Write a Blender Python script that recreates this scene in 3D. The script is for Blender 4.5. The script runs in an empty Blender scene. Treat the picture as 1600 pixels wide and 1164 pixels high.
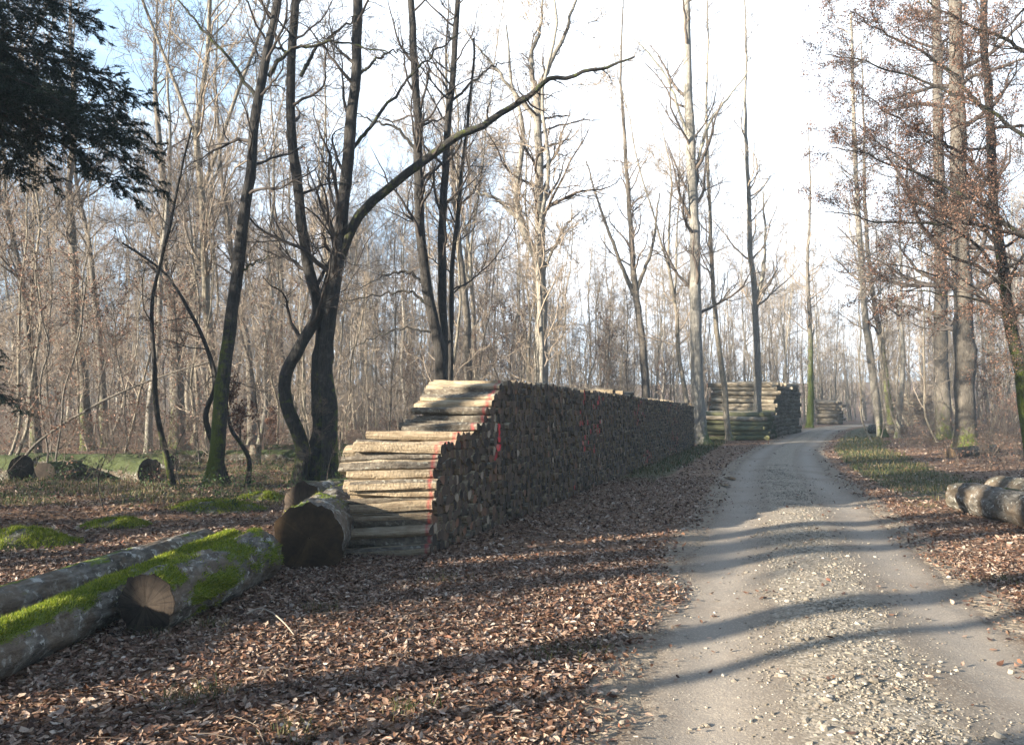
import bpy, math, random
import numpy as np
from mathutils import Vector, Matrix

SC = bpy.context.scene
COL = SC.collection
PI = math.pi
R = math.radians

# ------------------------------------------------------------------ camera, sky, sun, exposure
F = 1200.0; PITCH = math.atan(66 / F); CAMZ = 1.6
cd = bpy.data.cameras.new('camera'); cam = bpy.data.objects.new('camera', cd); COL.objects.link(cam)
cam.location = (0, 0, CAMZ); cam.rotation_euler = (PI / 2 + PITCH, 0, 0)
cd.sensor_width = 36; cd.lens = 27; cd.clip_end = 3000; cd.clip_start = 0.05
SC.camera = cam
SUN_EL = R(15); AZ = R(26)                      # light travels towards (cos AZ, sin AZ)
SUNDIR = Vector((math.cos(AZ) * math.cos(SUN_EL), math.sin(AZ) * math.cos(SUN_EL), -math.sin(SUN_EL)))
w = bpy.data.worlds.new('World'); SC.world = w; w.use_nodes = True
nt = w.node_tree; nt.nodes.clear()
wo = nt.nodes.new('ShaderNodeOutputWorld'); bg = nt.nodes.new('ShaderNodeBackground')
sky = nt.nodes.new('ShaderNodeTexSky'); sky.sky_type = 'NISHITA'; sky.sun_disc = False
sky.sun_elevation = SUN_EL; sky.sun_rotation = math.atan2(-SUNDIR.x, -SUNDIR.y) % (2 * PI)
sky.air_density = 1.0; sky.dust_density = 1.0; sky.ozone_density = 4.0
tc = nt.nodes.new('ShaderNodeTexCoord'); mp = nt.nodes.new('ShaderNodeMapping'); mp.inputs['Scale'].default_value = (1.0, 1.0, 3.2)
mp.inputs['Rotation'].default_value = (0.25, 0.1, 0.6)
ns = nt.nodes.new('ShaderNodeTexNoise'); ns.inputs['Scale'].default_value = 3.2; ns.inputs['Detail'].default_value = 7; ns.inputs['Distortion'].default_value = 0.6
rp = nt.nodes.new('ShaderNodeValToRGB'); rp.color_ramp.elements[0].position = 0.36; rp.color_ramp.elements[0].color = (.2, .2, .2, 1); rp.color_ramp.elements[1].position = 0.62
mx = nt.nodes.new('ShaderNodeMix'); mx.data_type = 'RGBA'
mx.inputs[7].default_value = (8.5, 9.2, 10.2, 1)
L = nt.links.new
L(tc.outputs['Generated'], mp.inputs['Vector']); L(mp.outputs[0], ns.inputs['Vector']); L(ns.outputs[0], rp.inputs[0])
dt = nt.nodes.new('ShaderNodeVectorMath'); dt.operation = 'DOT_PRODUCT'; dt.inputs[1].default_value = (.27, .90, .345)
fm = nt.nodes.new('ShaderNodeMapRange'); fm.inputs[1].default_value = .45; fm.inputs[2].default_value = .97; fm.inputs[3].default_value = .05; fm.inputs[4].default_value = 1
mm = nt.nodes.new('ShaderNodeMath'); mm.operation = 'MULTIPLY'
L(tc.outputs['Generated'], dt.inputs[0]); L(dt.outputs['Value'], fm.inputs[0]); L(fm.outputs[0], mm.inputs[0]); L(rp.outputs[0], mm.inputs[1]); f3 = nt.nodes.new('ShaderNodeMapRange'); f3.interpolation_type = 'SMOOTHSTEP'; f3.inputs[1].default_value = .93; f3.inputs[2].default_value = 1.0   # brightest part of the cloud
ad = nt.nodes.new('ShaderNodeMath'); ad.operation = 'ADD'; ad.use_clamp = True
L(dt.outputs['Value'], f3.inputs[0]); L(f3.outputs[0], ad.inputs[0]); L(mm.outputs[0], ad.inputs[1]); L(ad.outputs[0], mx.inputs[0])
f2 = nt.nodes.new('ShaderNodeMapRange'); f2.inputs[1].default_value = .15; f2.inputs[2].default_value = .85; f2.inputs[3].default_value = .0; f2.inputs[4].default_value = .75
fl = nt.nodes.new('ShaderNodeMix'); fl.data_type = 'RGBA'; fl.inputs[7].default_value = (3.4, 5.5, 7.8, 1)     # bright thin high cloud in front
L(dt.outputs['Value'], f2.inputs[0]); L(f2.outputs[0], fl.inputs[0]); L(sky.outputs[0], fl.inputs[6]); L(fl.outputs[2], mx.inputs[6]); L(mx.outputs[2], bg.inputs[0]); L(bg.outputs[0], wo.inputs[0])
bg.inputs[1].default_value = 0.05
sl = bpy.data.lights.new('sun', 'SUN'); so = bpy.data.objects.new('sun', sl); COL.objects.link(so)
so.rotation_euler = SUNDIR.to_track_quat('-Z', 'Y').to_euler(); sl.energy = 5.0; sl.angle = R(0.5); sl.color = (1.0, 0.89, 0.73)
vs = SC.view_settings; SC.display_settings.display_device = 'sRGB'
vs.view_transform = 'Standard'; vs.look = 'None'; vs.gamma = 1; vs.exposure = 2.2; vs.use_curve_mapping = False
SC.cycles.max_bounces = 5; SC.cycles.transparent_max_bounces = 4

# ------------------------------------------------------------------ helpers: maths
def at(px, py, d):
    """point of the pixel (px, py) of the photograph at a horizontal distance d in front of the camera"""
    x = (px - 800) / F; y = (582 - py) / F
    dy = math.cos(PITCH) - y * math.sin(PITCH); dz = math.sin(PITCH) + y * math.cos(PITCH)
    return np.array([x / dy * d, d, CAMZ + dz / dy * d])

def vn(x, y, seed=0):
    x = np.asarray(x, float); y = np.asarray(y, float)
    xi = np.floor(x).astype(np.int64); yi = np.floor(y).astype(np.int64); fx = x - xi; fy = y - yi
    fx = fx * fx * (3 - 2 * fx); fy = fy * fy * (3 - 2 * fy)
    def h(a, b):
        n = (a * 374761393 + b * 668265263 + seed * 69069) & 0xffffffff
        n = ((n ^ (n >> 13)) * 1274126177) & 0xffffffff
        return ((n ^ (n >> 16)) & 0xffff) / 65535.0
    return (h(xi, yi) * (1 - fx) + h(xi + 1, yi) * fx) * (1 - fy) + (h(xi, yi + 1) * (1 - fx) + h(xi + 1, yi + 1) * fx) * fy

def fbm(x, y, seed=0, o=3):
    s = 0; a = 0.5
    for i in range(o):
        s = s + a * vn(np.asarray(x) * 2 ** i, np.asarray(y) * 2 ** i, seed + i); a *= .5
    return s / (1 - .5 ** o)

def sst(a, b, x):
    t = np.clip((x - a) / (b - a), 0, 1); return t * t * (3 - 2 * t)

def catmull(P, n):
    P = np.asarray(P, float); k = len(P)
    Q = np.vstack([2 * P[0] - P[1], P, 2 * P[-1] - P[-2]])
    t = np.linspace(0, k - 1 - 1e-6, n); i = t.astype(int); f = (t - i)[:, None]
    a, b, c, d = Q[i], Q[i + 1], Q[i + 2], Q[i + 3]
    return .5 * ((2 * b) + (c - a) * f + (2 * a - 5 * b + 4 * c - d) * f ** 2 + (3 * b - a - 3 * c + d) * f ** 3)

ROADC = catmull([(-.8, -8), (.2, -3), (1.0, 0), (1.8, 3.7), (2.95, 7.6), (4.9, 13.5), (9.3, 26.7), (16.4, 44), (30, 70), (48, 90), (75, 104), (140, 122), (260, 150)], 420)
RT = np.gradient(ROADC, axis=0); RT /= np.linalg.norm(RT, axis=1)[:, None]
RN = np.stack([-RT[:, 1], RT[:, 0]], 1)
def road_u(x, y):
    """signed distance to the road's centre line (positive on the left)"""
    x = np.asarray(x, float).ravel(); y = np.asarray(y, float).ravel(); out = np.empty(len(x))
    for s in range(0, len(x), 20000):
        dx = x[s:s + 20000, None] - ROADC[None, :, 0]; dy = y[s:s + 20000, None] - ROADC[None, :, 1]
        i = np.argmin(dx * dx + dy * dy, 1); a = np.arange(len(i))
        out[s:s + 20000] = dx[a, i] * RN[i, 0] + dy[a, i] * RN[i, 1]
    return out
def H(x, y, u=None):
    x = np.asarray(x, float); y = np.asarray(y, float); sh = np.broadcast(x, y).shape
    if u is None: u = road_u(*[np.broadcast_to(v, sh) for v in (x, y)]).reshape(sh)
    r = np.sqrt(x * x + y * y)
    h = 0.72 * (1 - np.exp(-np.maximum(y - 42, 0) / 20)) + 11 * sst(130, 270, r)
    au = np.abs(u)
    h = h + 0.038 * np.exp(-(u / .5) ** 2) - 0.03 * np.exp(-((au - .95) / .35) ** 2) - .01
    wild = sst(1.6, 4, au)
    h = h + wild * (0.05 * (fbm(x * .8, y * .8, 3) - .5))
    left = sst(-4.2, -6.5, x) * sst(9, 13, y)
    left = np.maximum(left, sst(3, 8, au) * sst(16, 24, y))
    h = h + left * 0.34 * (fbm(x * .45 + 7, y * .45, 11) - .42)
    h = h + .35 * sst(5, 14, -u) * sst(20, 32, y) 
    return h
def h1(x, y): return float(H(np.array([x]), np.array([y]))[0])

# ------------------------------------------------------------------ helpers: meshes
class MB:
    def __init__(s): s.v = []; s.f = []; s.a = {}; s.m = []; s.n = 0; s.va = []
    def add(s, v, faces, mat=0, va=None, **attrs):
        """v (n,3), faces: list of int arrays (m,k); attrs: per face value (scalar or array over all faces)"""
        v = np.asarray(v, float); s.v.append(v)
        s.va.append(np.zeros(len(v)) if va is None else np.broadcast_to(va, len(v)))
        cnt = 0
        for f in faces:
            f = np.asarray(f, int); s.f.append(f + s.n); cnt += len(f)
        for k in set(list(attrs) + list(s.a)):
            s.a.setdefault(k, [])
        tot = sum(len(f) for f in s.f) - cnt
        for k in s.a:
            have = sum(len(q) for q in s.a[k])
            if have < tot: s.a[k].append(np.zeros(tot - have))
            s.a[k].append(np.broadcast_to(np.asarray(attrs.get(k, 0.0), float), cnt).copy())
        s.m.append(np.broadcast_to(mat, cnt)); s.n += len(v)
    def mesh(s, name, mats, smooth=True, moss=False):
        me = bpy.data.meshes.new(name)
        V = np.concatenate(s.v); me.vertices.add(len(V)); me.vertices.foreach_set('co', V.ravel())
        cnts = np.concatenate([np.full(len(f), f.shape[1]) for f in s.f]); idx = np.concatenate([f.ravel() for f in s.f])
        me.loops.add(len(idx)); me.loops.foreach_set('vertex_index', idx)
        me.polygons.add(len(cnts)); st = np.concatenate([[0], np.cumsum(cnts)[:-1]]); me.polygons.foreach_set('loop_start', st)
        me.polygons.foreach_set('material_index', np.concatenate(s.m).astype(np.int32))
        sm = np.full(len(cnts), bool(smooth)); me.polygons.foreach_set('use_smooth', sm)
        for m in (mats if isinstance(mats, (list, tuple)) else [mats]): me.materials.append(m)
        me.update(calc_edges=True); me.validate()
        for k, q in s.a.items():
            q = np.concatenate(q)
            if len(q) == len(me.polygons):
                me.attributes.new(k, 'FLOAT', 'FACE').data.foreach_set('value', q)
        if moss: me.attributes.new('moss', 'FLOAT', 'POINT').data.foreach_set('value', np.concatenate(s.va))
        return me

def put(name, me, parent=None, loc=None):
    o = bpy.data.objects.new(name, me); COL.objects.link(o)
    if parent is not None: o.parent = parent
    if loc is not None: o.location = loc
    return o
def tag(o, label=None, cat=None, group=None, kind=None):
    if label: o['label'] = label
    if cat: o['category'] = cat
    if group: o['group'] = group
    if kind: o['kind'] = kind
    return o
def thing(name, loc, label, cat, group=None):
    o = bpy.data.objects.new(name, None); o.empty_display_size = .2; COL.objects.link(o); o.location = loc
    return tag(o, label, cat, group)

def tubes(mb, P, Rr, sides, mat=0, seed=0, va=None, cap=False, **attrs):
    """batch of tubes: P (n,k,3), Rr (n,k) or (n,k,sides)"""
    P = np.asarray(P, float); n, k, _ = P.shape
    if n == 0: return
    T = np.gradient(P, axis=1); T /= np.linalg.norm(T, axis=2, keepdims=True) + 1e-9
    mean = P[:, -1] - P[:, 0]; mean /= np.linalg.norm(mean, axis=1, keepdims=True) + 1e-9
    ref = np.where(np.abs(mean[:, 2:3]) > .8, np.array([[1., 0, 0]]), np.array([[0, 0, 1.]]))
    U = np.cross(T, ref[:, None, :]); U /= np.linalg.norm(U, axis=2, keepdims=True) + 1e-9
    W = np.cross(T, U)
    a = np.arange(sides) * 2 * PI / sides
    Rr = np.asarray(Rr, float)
    if Rr.ndim == 2: Rr = Rr[:, :, None]
    V = P[:, :, None, :] + Rr[..., None] * (np.cos(a)[None, None, :, None] * U[:, :, None, :] + np.sin(a)[None, None, :, None] * W[:, :, None, :])
    base = (np.arange(n) * k * sides)[:, None, None] + (np.arange(k - 1) * sides)[None, :, None]
    j = np.arange(sides)[None, None, :]; j2 = (j + 1) % sides
    q = np.stack([base + j, base + j2, base + sides + j2, base + sides + j], -1).reshape(-1, 4)
    fs = [q]
    if cap:
        c0 = (np.arange(n) * k * sides)[:, None] + np.arange(sides)[None, :]
        fs += [c0, c0[:, ::-1] + (k - 1) * sides]
    vv = None
    if va is not None: vv = np.repeat(np.broadcast_to(va, (n, k)).reshape(-1), sides)
    mb.add(V.reshape(-1, 3), fs, mat, va=vv, **attrs)

def kids(rng, P, Rr, m, t0, t1, ang, length, k, wander, up, rf, taper=.25, shrink=.6, rmin=.002, dt=None):
    """m child branches on every parent polyline; returns polylines and radii"""
    n, K, _ = P.shape
    t = np.sort(rng.uniform(t0, t1, (n, m)), 1).ravel(); p = np.repeat(np.arange(n), m)
    f = t * (K - 1) * .9999; i = f.astype(int); fr = (f - i)[:, None]
    pos = P[p, i] * (1 - fr) + P[p, i + 1] * fr; r = Rr[p, i] * (1 - fr[:, 0]) + Rr[p, i + 1] * fr[:, 0]
    T = P[p, i + 1] - P[p, i]; T /= np.linalg.norm(T, axis=1, keepdims=True) + 1e-9
    q = rng.normal(size=(n * m, 3)); q -= (q * T).sum(1, keepdims=True) * T; q /= np.linalg.norm(q, axis=1, keepdims=True)
    a = rng.normal(ang[0], ang[1], n * m)[:, None]
    D = np.cos(a) * T + np.sin(a) * q
    Ln = np.asarray(length).reshape(-1) if np.ndim(length) else np.full(n, length)
    Ln = Ln[p] * (1 - shrink * (t - t0) / (t1 - t0 + 1e-9)) * rng.uniform(.6, 1.15, n * m)
    step = (Ln / (k - 1))[:, None]
    C = [pos]
    for s in range(k - 1):
        D = D + rng.normal(size=D.shape) * wander; D[:, 2] += up; D /= np.linalg.norm(D, axis=1, keepdims=True)
        C.append(C[-1] + D * step)
    C = np.stack(C, 1)
    r0 = np.maximum(r * rf * rng.uniform(.75, 1.1, n * m), rmin)
    RR = np.maximum(r0[:, None] * np.linspace(1, taper, k)[None, :], rmin * .7); RR[:, -1] *= .35
    return C, RR, Ln

# ------------------------------------------------------------------ helpers: materials
class NT:
    def __init__(s, name):
        s.m = bpy.data.materials.new(name); s.m.use_nodes = True; s.t = s.m.node_tree; s.t.nodes.clear()
        s.out = s.n('OutputMaterial'); s.b = s.n('BsdfPrincipled'); s.l(s.b.outputs[0], s.out.inputs[0])
        s.b.inputs['Roughness'].default_value = .85; s.b.inputs['Specular IOR Level'].default_value = .25
    def n(s, t): return s.t.nodes.new('ShaderNode' + t)
    def l(s, a, b): s.t.links.new(a, b)
    def i(s, sock, v):
        if v is None: return
        if isinstance(v, bpy.types.NodeSocket): s.l(v, sock)
        elif isinstance(v, tuple) and len(v) == 3 and sock.type == 'RGBA': sock.default_value = (*v, 1)
        else: sock.default_value = v
    def attr(s, name): a = s.n('Attribute'); a.attribute_name = name; return a.outputs['Fac']
    def obj(s): return s.n('TexCoord').outputs['Object']
    def pos(s): return s.n('NewGeometry').outputs['Position']
    def nrm(s): return s.n('NewGeometry').outputs['Normal']
    def isl(s): return s.n('NewGeometry').outputs['Random Per Island']
    def rnd(s): return s.n('ObjectInfo').outputs['Random']
    def map(s, v, scale): m = s.n('Mapping'); s.l(v, m.inputs[0]); m.inputs['Scale'].default_value = scale; return m.outputs[0]
    def noise(s, v, sc, det=4, rough=.55, dist=0):
        n = s.n('TexNoise'); s.i(n.inputs['Vector'], v); n.inputs['Scale'].default_value = sc; n.inputs['Detail'].default_value = det
        n.inputs['Roughness'].default_value = rough; n.inputs['Distortion'].default_value = dist; return n.outputs[0]
    def vor(s, v, sc, feat='F1'):
        n = s.n('TexVoronoi'); s.i(n.inputs['Vector'], v); n.inputs['Scale'].default_value = sc; n.feature = feat; return n
    def ramp(s, f, stops):
        r = s.n('ValToRGB'); s.i(r.inputs[0], f); e = r.color_ramp.elements
        while len(e) < len(stops): e.new(.5)
        for q, (p, c) in zip(e, stops):
            q.position = p; q.color = (*c, 1) if isinstance(c, tuple) else (c, c, c, 1)
        return r.outputs[0]
    def mix(s, f, a, b, mode='MIX'):
        m = s.n('Mix'); m.data_type = 'RGBA'; m.blend_type = mode; s.i(m.inputs[0], f); s.i(m.inputs[6], a); s.i(m.inputs[7], b); return m.outputs[2]
    def mth(s, op, a, b=0.0, c=0.0):
        m = s.n('Math'); m.operation = op; s.i(m.inputs[0], a); s.i(m.inputs[1], b); s.i(m.inputs[2], c); return m.outputs[0]
    def sep(s, v): x = s.n('SeparateXYZ'); s.l(v, x.inputs[0]); return x.outputs
    def bump(s, h, st=.5, dist=.02):
        b = s.n('Bump'); b.inputs['Strength'].default_value = st; b.inputs['Distance'].default_value = dist; s.l(h, b.inputs['Height']); s.l(b.outputs[0], s.b.inputs['Normal'])
    def col(s, c): s.i(s.b.inputs['Base Color'], c)

def bark(name, dark, light, mossc=(.10, .13, .016), fine=1.0):
    m = NT(name); p = m.obj(); st = m.map(p, (1, 1, .22))
    n1 = m.noise(st, 26 * fine, 6, .65); n2 = m.noise(p, 2.2, 4)
    c = m.ramp(m.mth('ADD', m.mth('MULTIPLY', n1, .65), m.mth('MULTIPLY', n2, .35)), [(.3, dark), (.7, light)])
    li = m.ramp(m.noise(p, 9, 5, .6), [(.58, 0.), (.66, 1.)])
    c = m.mix(m.mth('MULTIPLY', li, .35), c, tuple(min(1, x * 1.5 + .03) for x in light))
    c = m.mix(m.mth('MULTIPLY', m.rnd(), .35), c, m.mix(1.0, c, (.75, .68, .6), 'MULTIPLY'))
    mo = m.ramp(m.mth('ADD', m.attr('moss'), m.mth('MULTIPLY', m.mth('SUBTRACT', m.noise(p, 6, 6, .75), .5), 2.4)), [(.36, 0.), (.85, 1.)])
    c = m.mix(m.mth('MULTIPLY', mo, .85), c, m.mix(m.noise(p, 40, 3), tuple(x * .6 for x in mossc), tuple(min(1, x * 1.7) for x in mossc)))
    m.col(c); m.bump(m.mth('ADD', n1, m.mth('MULTIPLY', m.noise(p, 60, 3), .5)), 1.0, .07)
    return m.m
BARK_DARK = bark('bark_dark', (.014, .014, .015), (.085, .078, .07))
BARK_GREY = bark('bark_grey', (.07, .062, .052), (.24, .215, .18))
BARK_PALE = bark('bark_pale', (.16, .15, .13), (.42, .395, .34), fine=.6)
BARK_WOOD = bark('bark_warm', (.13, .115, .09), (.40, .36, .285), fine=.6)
def flat(name, a, b, sc=8, rough=.85):
    m = NT(name); m.col(m.mix(m.noise(m.pos(), sc, 4), a, b)); m.b.inputs['Roughness'].default_value = rough; return m.m
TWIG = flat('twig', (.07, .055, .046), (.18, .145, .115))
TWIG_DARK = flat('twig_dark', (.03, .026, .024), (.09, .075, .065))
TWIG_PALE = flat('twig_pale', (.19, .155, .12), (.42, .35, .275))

def leafmat(name, stops, trans=.25, rough=.6):
    m = NT(name); c = m.ramp(m.isl(), stops); c = m.mix(m.mth('MULTIPLY', m.noise(m.pos(), 60, 3), .5), c, m.mix(1., c, (.55, .45, .4), 'MULTIPLY'))
    m.col(c); m.b.inputs['Roughness'].default_value = rough
    t = m.n('BsdfTranslucent'); m.l(c, t.inputs[0]); x = m.n('MixShader'); x.inputs[0].default_value = trans
    m.l(m.b.outputs[0], x.inputs[1]); m.l(t.outputs[0], x.inputs[2]); m.l(x.outputs[0], m.out.inputs[0]); return m.m
LITTER = leafmat('leaf_litter', [(0, (.04, .022, .016)), (.25, (.10, .052, .034)), (.5, (.17, .095, .06)), (.7, (.27, .185, .135)), (.84, (.37, .285, .22)), (.93, (.42, .34, .27)), (.97, (.52, .45, .38)), (1, (.24, .085, .04))], .08, .5)
BEECH = leafmat('beech_leaves', [(0, (.08, .04, .03)), (.5, (.20, .11, .08)), (1, (.38, .24, .17))], .3)
NEEDLE = leafmat('spruce_needles', [(0, (.008, .02, .018)), (.6, (.015, .035, .025)), (1, (.03, .06, .035))], .1)
GRASS = leafmat('grass_blades', [(0, (.03, .055, .014)), (.4, (.06, .09, .025)), (.65, (.13, .12, .05)), (1, (.26, .20, .11))], .25)
MOSSM = leafmat('moss_fronds', [(0, (.06, .10, .008)), (.5, (.19, .27, .015)), (.8, (.34, .40, .03)), (1, (.38, .36, .09))], .3)
IVY = leafmat('ivy_leaves', [(0, (.02, .05, .012)), (1, (.06, .12, .03))], .15)

# soil under the leaves
m = NT('forest_floor'); p = m.pos()
v1 = m.vor(p, 13); v2 = m.vor(p, 24)
lf = m.ramp(m.sep(v1.outputs['Color'])[0], [(0, (.055, .028, .016)), (.35, (.12, .06, .035)), (.65, (.22, .13, .075)), (1, (.36, .24, .15))])
lf2 = m.ramp(m.sep(v2.outputs['Color'])[0], [(0, (.04, .022, .014)), (.5, (.13, .07, .04)), (1, (.30, .20, .13))])
c = m.mix(.5, lf, lf2)
gm = m.ramp(m.mth('ADD', m.attr('grass'), m.mth('MULTIPLY', m.mth('SUBTRACT', m.noise(p, 1.3, 6, .65), .5), 1.1)), [(.4, 0.), (.62, 1.)])
c = m.mix(m.mth('MULTIPLY', gm, .8), c, m.mix(m.noise(p, 20, 3), (.03, .042, .015), (.085, .10, .04)))
dm = m.ramp(m.mth('ADD', m.attr('dirt'), m.mth('MULTIPLY', m.mth('SUBTRACT', m.noise(p, 6, 5, .7), .5), .9)), [(.4, 0.), (.65, 1.)])
c = m.mix(dm, c, m.mix(m.noise(p, 35, 5, .7), (.14, .11, .08), (.30, .25, .19)))
m.col(c); m.bump(m.mth('ADD', v1.outputs['Distance'], m.noise(p, 30, 4)), .9, .035)
FLOOR = m.m
# road: compacted pale dirt, gravel in the middle
m = NT('road_dirt'); p = m.pos(); g = m.attr('gravel')
n1 = m.noise(p, 3, 6, .6); n2 = m.noise(p, 60, 4, .7)
c = m.mix(n1, (.145, .122, .096), (.25, .215, .172)); c = m.mix(m.mth('MULTIPLY', n2, .55), c, (.17, .13, .095))
c = m.mix(m.mth('MULTIPLY', m.attr('rut'), .55), c, (.31, .275, .235)); vg = m.ramp(m.mth('ADD', m.attr('verge'), m.mth('MULTIPLY', m.mth('SUBTRACT', m.noise(p, 4, 6, .7), .5), 1.2)), [(.3, 0.), (.75, 1.)]); c = m.mix(m.mth('MULTIPLY', vg, .7), c, (.105, .075, .052))
damp = m.ramp(m.noise(m.map(p, (.5, .5, .5)), 1.3, 4), [(.5, 0.), (.68, 1.)]); c = m.mix(m.mth('MULTIPLY', damp, .5), c, (.14, .10, .07))
vv = m.vor(p, 38); vs2 = m.vor(p, 85)
st = m.ramp(m.sep(vv.outputs['Color'])[0], [(0, (.13, .11, .08)), (.5, (.25, .215, .165)), (1, (.42, .37, .30))])
spk = m.ramp(m.sep(vs2.outputs['Color'])[1], [(.80, 0.), (.84, 1.)])
c = m.mix(m.mth('MULTIPLY', spk, .5), c, (.38, .33, .26))
gm = m.ramp(m.mth('ADD', g, m.mth('MULTIPLY', m.mth('SUBTRACT', m.noise(p, 5, 5, .7), .5), .8)), [(.35, 0.), (.6, 1.)])
c = m.mix(m.mth('MULTIPLY', gm, .75), c, st)
m.col(c); hh = m.mth('ADD', m.mth('MULTIPLY', n2, .6), m.mth('MULTIPLY', m.mth('MULTIPLY', vv.outputs['Distance'], gm), -.45)); m.bump(hh, .8, .012)
ROAD = m.m
m = NT('gravel_stone'); m.col(m.ramp(m.isl(), [(0, (.11, .095, .075)), (.5, (.20, .175, .14)), (.88, (.29, .26, .21)), (1, (.42, .39, .34))])); m.b.inputs['Roughness'].default_value = .7
STONE = m.m
# firewood
m = NT('firewood_side'); p = m.obj(); rn = m.attr('rnd')
gr = m.noise(m.map(p, (.06, 1, 1)), 60, 5, .7); gl = m.noise(m.map(p, (.35, 1, 1)), 14, 4)
wood = m.ramp(m.mth('ADD', m.mth('MULTIPLY', gr, .6), m.mth('MULTIPLY', gl, .4)), [(.32, (.13, .09, .055)), (.47, (.36, .285, .19)), (.68, (.60, .51, .37))])
wood = m.mix(m.mth('MULTIPLY', rn, .6), wood, m.mix(1., wood, (.72, .66, .6), 'MULTIPLY'))
bk = m.ramp(m.noise(m.map(p, (.5, 1, 1)), 22, 6, .7), [(.3, (.07, .055, .042)), (.55, (.20, .17, .13)), (.75, (.36, .33, .27))])
lich = m.ramp(m.noise(p, 15, 3, .5), [(.60, 0.), (.66, 1.)]); bk = m.mix(m.mth('MULTIPLY', lich, .6), bk, (.48, .47, .38))
c = m.mix(m.attr('bark'), wood, bk)
mo = m.ramp(m.mth('ADD', m.attr('mossy'), m.mth('MULTIPLY', m.noise(p, 7, 4), .9)), [(1.05, 0.), (1.25, 1.)]); c = m.mix(mo, c, (.12, .15, .02))
sx = m.sep(p)[0]
pf = m.mth('MULTIPLY', m.attr('paint'), m.ramp(m.mth('ADD', m.mth('ABSOLUTE', m.mth('SUBTRACT', sx, .055)), m.mth('MULTIPLY', m.noise(p, 22, 4, .7), .07)), [(.03, 1.), (.075, 0.)]))
c = m.mix(m.mth('MULTIPLY', pf, m.ramp(m.noise(p, 30, 3), [(.3, .25), (.65, .9)])), c, (.48, .045, .055)); m.col(c); m.bump(m.mth('ADD', gr, m.noise(p, 40, 4)), 1.0, .02)
WSIDE = m.m
m = NT('firewood_cut_end'); p = m.obj(); rn = m.attr('rnd')
c = m.ramp(rn, [(0, (.028, .022, .02)), (.25, (.06, .045, .036)), (.55, (.115, .082, .06)), (.8, (.17, .115, .078)), (.93, (.24, .12, .07)), (1, (.42, .35, .27))])
c = m.mix(m.mth('MULTIPLY', m.noise(p, 45, 5, .7), .7), c, m.mix(1., c, (.4, .36, .34), 'MULTIPLY'))
c = m.mix(m.mth('MULTIPLY', m.attr('paint'), m.ramp(m.noise(p, 18, 4), [(.35, .2), (.6, 1.)])), c, (.78, .04, .06)); m.col(c); m.bump(m.noise(p, 70, 4), .5, .01)
WEND = m.m
# big logs: bark with moss attribute, and their cut faces
def logbark(name, a, b, mossc):
    m = NT(name); p = m.obj(); st = m.map(p, (.35, 1, 1)); n1 = m.noise(st, 22, 6, .7); n0 = m.noise(p, 3, 4)
    c = m.ramp(m.mth('ADD', m.mth('MULTIPLY', n1, .6), m.mth('MULTIPLY', n0, .4)), [(.40, a), (.60, b)])
    li = m.ramp(m.noise(p, 11, 5, .65), [(.56, 0.), (.60, 1.)]); c = m.mix(m.mth('MULTIPLY', li, .75), c, (.40, .40, .37))
    br = m.ramp(m.noise(p, 3.5, 6, .7), [(.48, 0.), (.56, 1.)]); c = m.mix(m.mth('MULTIPLY', br, .75), c, m.mix(n1, (.035, .027, .02), (.16, .115, .075)))
    mo = m.ramp(m.mth('ADD', m.attr('moss'), m.mth('MULTIPLY', m.mth('SUBTRACT', m.noise(p, 16, 6, .75), .5), 1.3)), [(.38, 0.), (.75, 1.)])
    c = m.mix(m.mth('MULTIPLY', mo, .9), c, m.mix(m.noise(p, 50, 3), tuple(x * .55 for x in mossc), mossc)); m.col(c)
    m.bump(m.mth('ADD', n1, m.mth('MULTIPLY', mo, m.noise(p, 60, 3))), .7, .03); return m.m
LOGB = logbark('log_bark', (.035, .032, .028), (.19, .175, .15), (.15, .21, .016))
LOGG = logbark('old_log_bark', (.05, .045, .035), (.16, .145, .11), (.05, .072, .016))
def cutface(name, a, b, crack=.8):
    m = NT(name); p = m.obj(); x = m.sep(p)
    ang = m.mth('ARCTAN2', x[1], x[2]); rad = m.mth('SQRT', m.mth('ADD', m.mth('MULTIPLY', x[1], x[1]), m.mth('MULTIPLY', x[2], x[2])))
    cb = m.n('CombineXYZ'); m.l(m.mth('MULTIPLY', ang, 3.2), cb.inputs[0]); m.l(m.mth('MULTIPLY', rad, 1.2), cb.inputs[1])
    rays = m.noise(cb.outputs[0], 2.6, 6, .75, .3); c = m.mix(m.ramp(m.noise(p, 5, 6, .7), [(.35, 0.), (.68, 1.)]), a, b)
    ck = m.ramp(rays, [(.40, 1.), (.5, 0.)]); c = m.mix(m.mth('MULTIPLY', ck, crack), c, (.012, .009, .007))
    rings = m.noise(m.mth('MULTIPLY', rad, 1.0), 60, 3); c = m.mix(m.mth('MULTIPLY', rings, .45), c, tuple(q * .4 for q in a)); m.col(c); m.bump(m.mth('ADD', rays, rings), .5, .01); return m.m
CUTD = cutface('cut_face_dark', (.025, .019, .015), (.095, .07, .05))
CUTB = cutface('cut_face_brown', (.03, .02, .012), (.105, .066, .034), .35)
CUTL = cutface('cut_face_light', (.30, .2, .11), (.50, .34, .2), .3)
m = NT('puddle_water'); m.col((.02, .02, .02)); m.b.inputs['Roughness'].default_value = .03; m.b.inputs['Specular IOR Level'].default_value = .6; WATER = m.m

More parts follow.
